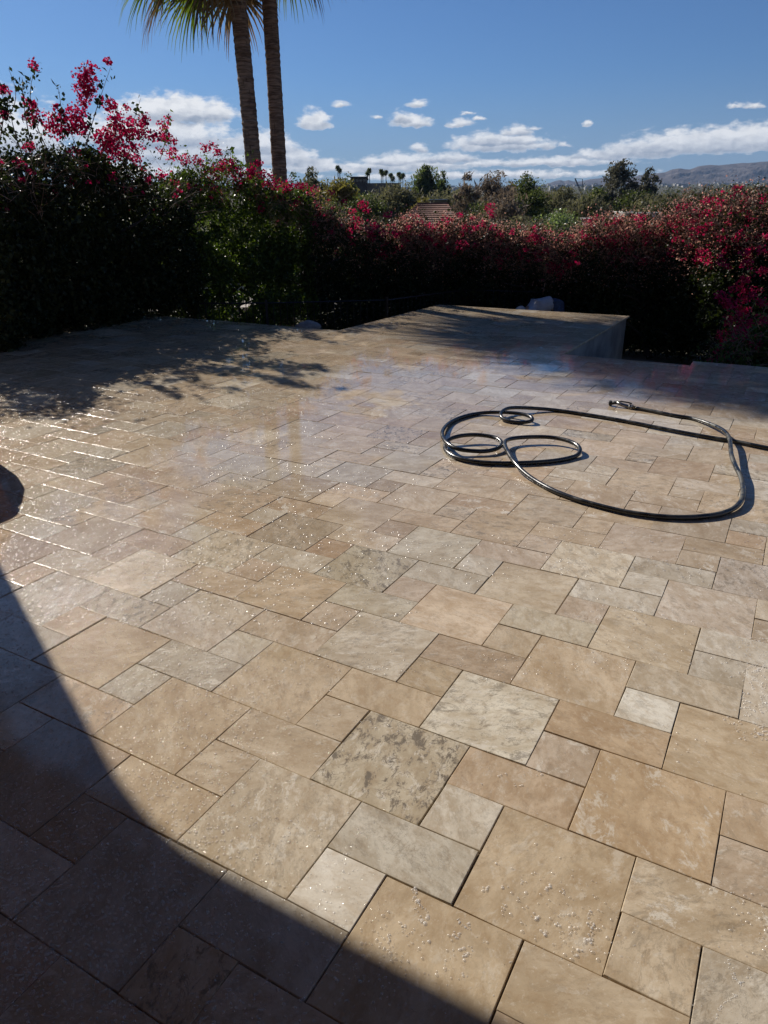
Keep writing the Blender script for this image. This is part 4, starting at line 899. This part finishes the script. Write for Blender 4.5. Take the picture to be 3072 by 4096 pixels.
b = MB(); lo = tz(A0.x, A0.y)-.3; b.box((A0.x+.4, A0.y+.5, lo), (A1.x-A0.x-.8, 0, 0), (0, 7, 0), (0, 0, A0.z-.25-lo)); b.build('wall', simple('house_wall', (.30, .24, .18), .9, .1, 1), house)
# flat roofed second house beyond it
o_ = W(1780, 800, 95); h2 = empty('flat_roofed_house', (o_.x, o_.y, tz(o_.x, o_.y))); tag(h2, 'long pale flat roof just above the clay tiled roof', 'house')
b = MB(); wbox(b, 1722, 1786, 800, 840, 80, 8); b.build('wall', simple('khaki_wall', (.20, .18, .13), .9, .1, 1), h2)
b = MB(); wbox(b, 1718, 1790, 796.5, 799.8, 79.5, 9); b.build('roof', WHITEW, h2)
# white building right
k7 = lambda x, y: (2100+x*.586, 600+y*.586)
o_ = W(2540, 860, 52); h3 = empty('white_house', (o_.x, o_.y, tz(o_.x, o_.y))); tag(h3, 'low white flat building with a roof terrace below the pair of airy trees', 'house')
x0, y0_ = k7(615, 470); x1, y1_ = k7(1000, 540)
b = MB(); wbox(b, x0, x1, y0_+5, y1_+60, 52, 9); b.build('wall', WHITEW, h3)
b = MB(); wbox(b, x0-3, x1+3, y0_+1, y0_+4.6, 51.7, 9.6); b.build('roof', simple('light_roof', (.42, .42, .42), .8, .1, 1), h3)
b = MB(); wbox(b, *[k7(688, 0)[0], k7(752, 0)[0]], k7(0, 419)[1], k7(0, 425)[1], 55, 3.); b.build('canopy_roof', WHITEW, h3)
for xx in (690, 748): b = MB(); wbox(b, k7(xx, 0)[0], k7(xx, 0)[0]+2.2, k7(0, 425.5)[1], y0_+1.2, 55, .12); b.build('canopy_post', WHITEW, h3)
b = MB(); wbox(b, k7(694, 0)[0], k7(746, 0)[0], k7(0, 430)[1], k7(0, 466)[1], 57, .3); b.build('window', GLASS, h3)
b = MB(); wbox(b, k7(760, 0)[0], k7(1180, 0)[0], k7(0, 426)[1], k7(0, 470)[1], 60, 6); b.build('upper_wall', simple('grey_white_wall', (.36, .35, .32), .85, .1, 1), h3)
for xx in (790, 840, 905, 960): b = MB(); wbox(b, k7(xx, 0)[0], k7(xx+26, 0)[0], k7(0, 438)[1], k7(0, 458)[1], 59.9, .2); b.build('window', GLASS, h3)
# tower block and crane far off
o_ = W(2236, 750, 2300); tb_ = empty('tower_block', (o_.x, o_.y, tz(o_.x, o_.y))); tag(tb_, 'small far grey tower block under the lowest mountains', 'building')
b = MB(); wbox(b, 2230, 2243, 739, 758, 2300, 20); b.build('wall', simple('far_wall', (.12, .12, .13), .9, .1, .1), tb_)
for k in range(4): b = MB(); wbox(b, 2230.5, 2242.5, 741+k*3.6, 742.4+k*3.6, 2299, 1); b.build('window', GLASS, tb_)
cr_ = [Vector(W(*k7(x, y), 700)) for x, y in ((402, 275), (342, 194), (372, 215), (378, 275))]
cn = empty('crane', cr_[0]); tag(cn, 'thin dark crane jib leaning left before the mountains', 'crane')
b = MB()
for dx_ in (-.8, .8): b.tube([cr_[0]+Vector((dx_, 0, -6)), cr_[1]+Vector((dx_*.3, 0, 0))], .28, 4)
for k in range(14):
    t = k/14; b.tube([cr_[0].lerp(cr_[1], t)+Vector((-.8, 0, -6*(1-t))), cr_[0].lerp(cr_[1], t+.07)+Vector((.8, 0, -6*(1-t)))], .16, 4)
b.build('jib', IRON, cn)
b = MB(); b.tube([cr_[0]+Vector((0, 0, -6)), cr_[2]+Vector((2.4, 0, 2.))], .28, 4); b.tube([cr_[2]+Vector((2.4, 0, 2)), cr_[1]], .10, 3); b.tube([cr_[1], cr_[1]-Vector((0, 0, 14))], .10, 3); b.build('mast', IRON, cn)
b = MB(); b.cbox(cr_[0]+Vector((1.5, 0, -7)), 7, 4, 5); b.build('cab', IRON, cn)

# woodland covering the rest of the valley
Vs = []; cts = []
for i in range(3400):
    a = R(rng.uniform(-36, 36)); D = 55*math.exp(rng.random()*4.0)
    x, y = D*math.sin(a), D*math.cos(a); r = rng.uniform(1.4, 3.6)*(1+D/900); cts.append((x, y, tz(x, y)+r*.45, r, D))
for (x, y, z, r, D) in cts:
    m_ = int(np.clip(5200/D, 10, 60)); P = rng.normal(size=(m_, 3)); P /= np.linalg.norm(P, axis=1, keepdims=True); P *= rng.random((m_, 1))**.33*r; P[:, 2] *= .62
    Vs.append(leaves(P+np.array([x, y, z]), max(r*.30, .3), .8, .3, 0, .4))
stuff(tag(quads('woodland', np.concatenate(Vs), leafmat('woodland_leaf', (.055, .06, .038), (.12, .115, .075), .45, .2, .8, .02, (1.2, 1.25, .7))), 'scrubby green trees covering the valley out to the mountains', 'woodland'))
# far pale roofs of the city
b = MB()
for i in range(200):
    a = R(rng.uniform(-4, 33)); D = rng.uniform(1500, 3900); x, y = D*math.sin(a), D*math.cos(a); b.cbox((x, y, tz(x, y)+3.+rng.uniform(0, 3)), rng.uniform(8, 30), 12, rng.uniform(3, 6))
stuff(tag(b.build('far_houses', simple('far_roofs', (.38, .37, .35), .9, .4, .01)), 'scatter of tiny pale roofs in the distant valley under the mountains', 'buildings'))

# ------------------------------------------------------------------ soap foam and standing drops on the near paving
FOAM, n = mat('soap_foam'); g = n.new('ShaderNodeNewGeometry').outputs['Position']
v = n.new('ShaderNodeTexVoronoi', {'Vector': g, 'Scale': 420.}); v.feature = 'DISTANCE_TO_EDGE'
pb = n.new('ShaderNodeBsdfPrincipled', {'Base Color': (.92, .92, .91, 1), 'Roughness': .15, 'Specular IOR Level': .7})
trn = n.new('ShaderNodeBsdfTranslucent', {'Color': (.92, .92, .92, 1)}); m1 = n.new('ShaderNodeMixShader', {0: .45, 1: pb.outputs[0], 2: trn.outputs[0]})
tb2 = n.new('ShaderNodeBsdfTransparent')
a_ = n.m('ADD', .10, n.m('MULTIPLY', n.ramp(v.outputs['Distance'], .25, .02), .45))
mx = n.new('ShaderNodeMixShader', {0: a_, 1: tb2.outputs[0], 2: m1.outputs[0]}); n.l.new(mx.outputs[0], n.new('ShaderNodeOutputMaterial').inputs[0])
WATER, n = mat('water_drop')
ge_ = n.new('ShaderNodeNewGeometry'); dt_ = n.new('ShaderNodeVectorMath', {0: ge_.outputs['Normal'], 1: ge_.outputs['Incoming']}); dt_.operation = 'DOT_PRODUCT'
fr_ = n.m('ADD', .04, n.m('MULTIPLY', n.m('POWER', n.m('SUBTRACT', 1., n.m('ABSOLUTE', dt_.outputs['Value'])), 4.), .42))
gl = n.new('ShaderNodeBsdfGlossy', {'Color': (1, 1, 1, 1), 'Roughness': .20}); tb0 = n.new('ShaderNodeBsdfTransparent', {'Color': (1, 1, 1, 1)}); tl_ = n.new('ShaderNodeBsdfTranslucent', {'Color': (.95, .95, .95, 1)}); df_ = n.new('ShaderNodeBsdfDiffuse', {'Color': (.9, .9, .9, 1)})
m0 = n.new('ShaderNodeMixShader', {0: .5, 1: tl_.outputs[0], 2: df_.outputs[0]}); tb2 = n.new('ShaderNodeMixShader', {0: .17, 1: tb0.outputs[0], 2: m0.outputs[0]})  # white mixed in, standing in for the light that drops focus
mx = n.new('ShaderNodeMixShader', {0: fr_, 1: tb2.outputs[0], 2: gl.outputs[0]}); n.l.new(mx.outputs[0], n.new('ShaderNodeOutputMaterial').inputs[0])
def domes(name, L, m, nseg=8, flat=.5):
    """L: (x, y, r, stretch, angle) -> one mesh of low domes"""
    L = np.array(L, float); k = len(L); rings = [(1., 0.), (.62, .72)]
    vs = np.zeros((k, len(rings)*nseg+1, 3)); A = np.linspace(0, 2*np.pi, nseg, endpoint=False)
    for i, (rr, hh) in enumerate(rings):
        lx = np.cos(A)[None]*rr*L[:, 2:3]*L[:, 3:4]; ly = np.sin(A)[None]*rr*L[:, 2:3]
        ca, sa = np.cos(L[:, 4:5]), np.sin(L[:, 4:5])
        vs[:, i*nseg:(i+1)*nseg, 0] = L[:, 0:1]+lx*ca-ly*sa; vs[:, i*nseg:(i+1)*nseg, 1] = L[:, 1:2]+lx*sa+ly*ca; vs[:, i*nseg:(i+1)*nseg, 2] = L[:, 2:3]*hh*flat+.0012*(1-(i == 0)*.9)
    vs[:, -1, 0] = L[:, 0]; vs[:, -1, 1] = L[:, 1]; vs[:, -1, 2] = L[:, 2]*flat+.0012
    F = []
    for i in range(len(rings)-1):
        for j in range(nseg): F.append((i*nseg+j, i*nseg+(j+1) % nseg, (i+1)*nseg+(j+1) % nseg, (i+1)*nseg+j))
    T3 = [((len(rings)-1)*nseg+j, (len(rings)-1)*nseg+(j+1) % nseg, len(rings)*nseg) for j in range(nseg)]
    nv = len(rings)*nseg+1; idx = []; ls = []; c = 0
    base = np.arange(k)*nv
    Fq = (np.array(F)[None]+base[:, None, None]).reshape(-1, 4); Ft = (np.array(T3)[None]+base[:, None, None]).reshape(-1, 3)
    me = bpy.data.meshes.new(name); me.vertices.add(k*nv); me.vertices.foreach_set('co', vs.astype(np.float32).ravel())
    me.loops.add(Fq.size+Ft.size); me.loops.foreach_set('vertex_index', np.concatenate([Fq.ravel(), Ft.ravel()]).astype(np.int32))
    me.polygons.add(len(Fq)+len(Ft)); me.polygons.foreach_set('loop_start', np.concatenate([np.arange(len(Fq))*4, len(Fq)*4+np.arange(len(Ft))*3]).astype(np.int32))
    me.polygons.foreach_set('use_smooth', np.ones(len(Fq)+len(Ft), dtype=bool)); me.update(calc_edges=True); me.validate()
    return link(name, me, m)
F_ = []
def foam_at(px_, py_, rpx, n_):
    for k in range(n_):
        a = random.uniform(0, 6.28); q = random.random()**.5*rpx*1.15; c = GZ(px_+math.cos(a)*q, py_+math.sin(a)*q*.8); d = (c-Vector((0, 0, CAMH))).length
        F_.append((c.x, c.y, d/FPX*random.uniform(.10, .50)*rpx*.75+.0006, random.uniform(1, 1.3), random.uniform(0, 3)))
for (x, y, r, k) in [(2140,3662,20,7),(2355,3755,24,9),(2362,3700,14,6),(2360,3650,10,5),(2316,3812,20,7),(2180,3727,15,6),(2227,3700,13,5),(2276,3730,10,4),(1942,3555,15,6),(2195,3547,16,6),(2255,3565,13,5),(2020,3548,11,4),(2095,3530,12,4),(2012,3625,12,5),(1985,3455,11,4),
                     (1865,3800,22,9),(1855,3830,16,6),(1830,3738,18,7),(1870,3700,14,6),(1700,3680,22,9),(1660,3600,16,7),(1665,3640,10,4),(1560,3770,12,5),(1553,3740,10,4),(1613,3707,11,4),(1665,3562,14,6),(1700,3440,9,4),(1734,3396,8,3),(1772,3455,9,3),(1610,3425,8,3),(1625,3465,7,3),(1780,3505,8,3),
                     (2010,3100,14,5),(2085,3140,9,3),(2060,3138,6,3),(1930,3135,7,3),(2155,3095,12,5),(2430,3340,13,5),(2930,3570,7,3),(3000,3910,10,4),(2045,3850,7,3),(1850,3900,12,4)]: foam_at(x, y, r, k)
for (pts_, r, st_n) in ([(2905,3840),(2925,3880),(2940,3915),(2968,3935),(2955,3970),(2915,4000),(2880,4030),(2870,4080)], 12, 40), ([(1815,3640),(1845,3700),(1880,3720)], 8, 14), ([(2350,3660),(2372,3700),(2368,3760)], 8, 16), ([(1650,3560),(1670,3610),(1720,3660)], 8, 14):
    for i in range(st_n):
        t = random.uniform(0, len(pts_)-1.001); j = int(t); f = t-j; foam_at(pts_[j][0]*(1-f)+pts_[j+1][0]*f, pts_[j][1]*(1-f)+pts_[j+1][1]*f, r*random.uniform(.5, 1.), 2)
for i in range(150): foam_at(random.triangular(2870, 3080, 3050), random.uniform(2540, 2960), random.uniform(4, 13), 3)
for i in range(60): foam_at(random.triangular(2960, 3080, 3070), random.uniform(2080, 2500), random.uniform(4, 9), 2)
for i in range(170): foam_at(random.uniform(1450, 3072), random.uniform(2950, 4096), random.uniform(1.5, 6.5), 1)
tag(stuff(domes('soap_foam', F_, FOAM, 9, .22)), 'white soap bubbles and foam spots on the near right paving', 'foam')
D_ = []
for i in range(62000):
    x, y = random.uniform(-100, 3170), 1560+2580*random.random()**1.15
    c = GZ(x, y); k = vn(np.array([[c.x*2, c.y*2, 0.]]), 1.5, 4.)[0]
    wgt = .10+.9*max(0, 1-x/1700.)+.30*k-(.12 if y > 2700 else 0)
    if random.random() > wgt: continue
    D_.append((c.x, c.y, (1.75 if y < 2500 else 1.)*random.choice((.0016, .002, .0026, .0034, .0044))*random.uniform(.8, 1.25), random.uniform(1, 1.4), random.uniform(0, 3)))  # farther drops enlarged to imitate the bloom of their sun glints
tag(stuff(domes('water_drops', D_, WATER, 6, .26)), 'clear water drops beaded all over the wet paving', 'water drops')

print('TRIS', sum(sum(len(p_.vertices)-2 for p_ in o.data.polygons) if len(o.data.polygons) < 2000 else len(o.data.loops)-2*len(o.data.polygons) for o in bpy.data.objects if o.type == 'MESH'), 'drops', len(D_))
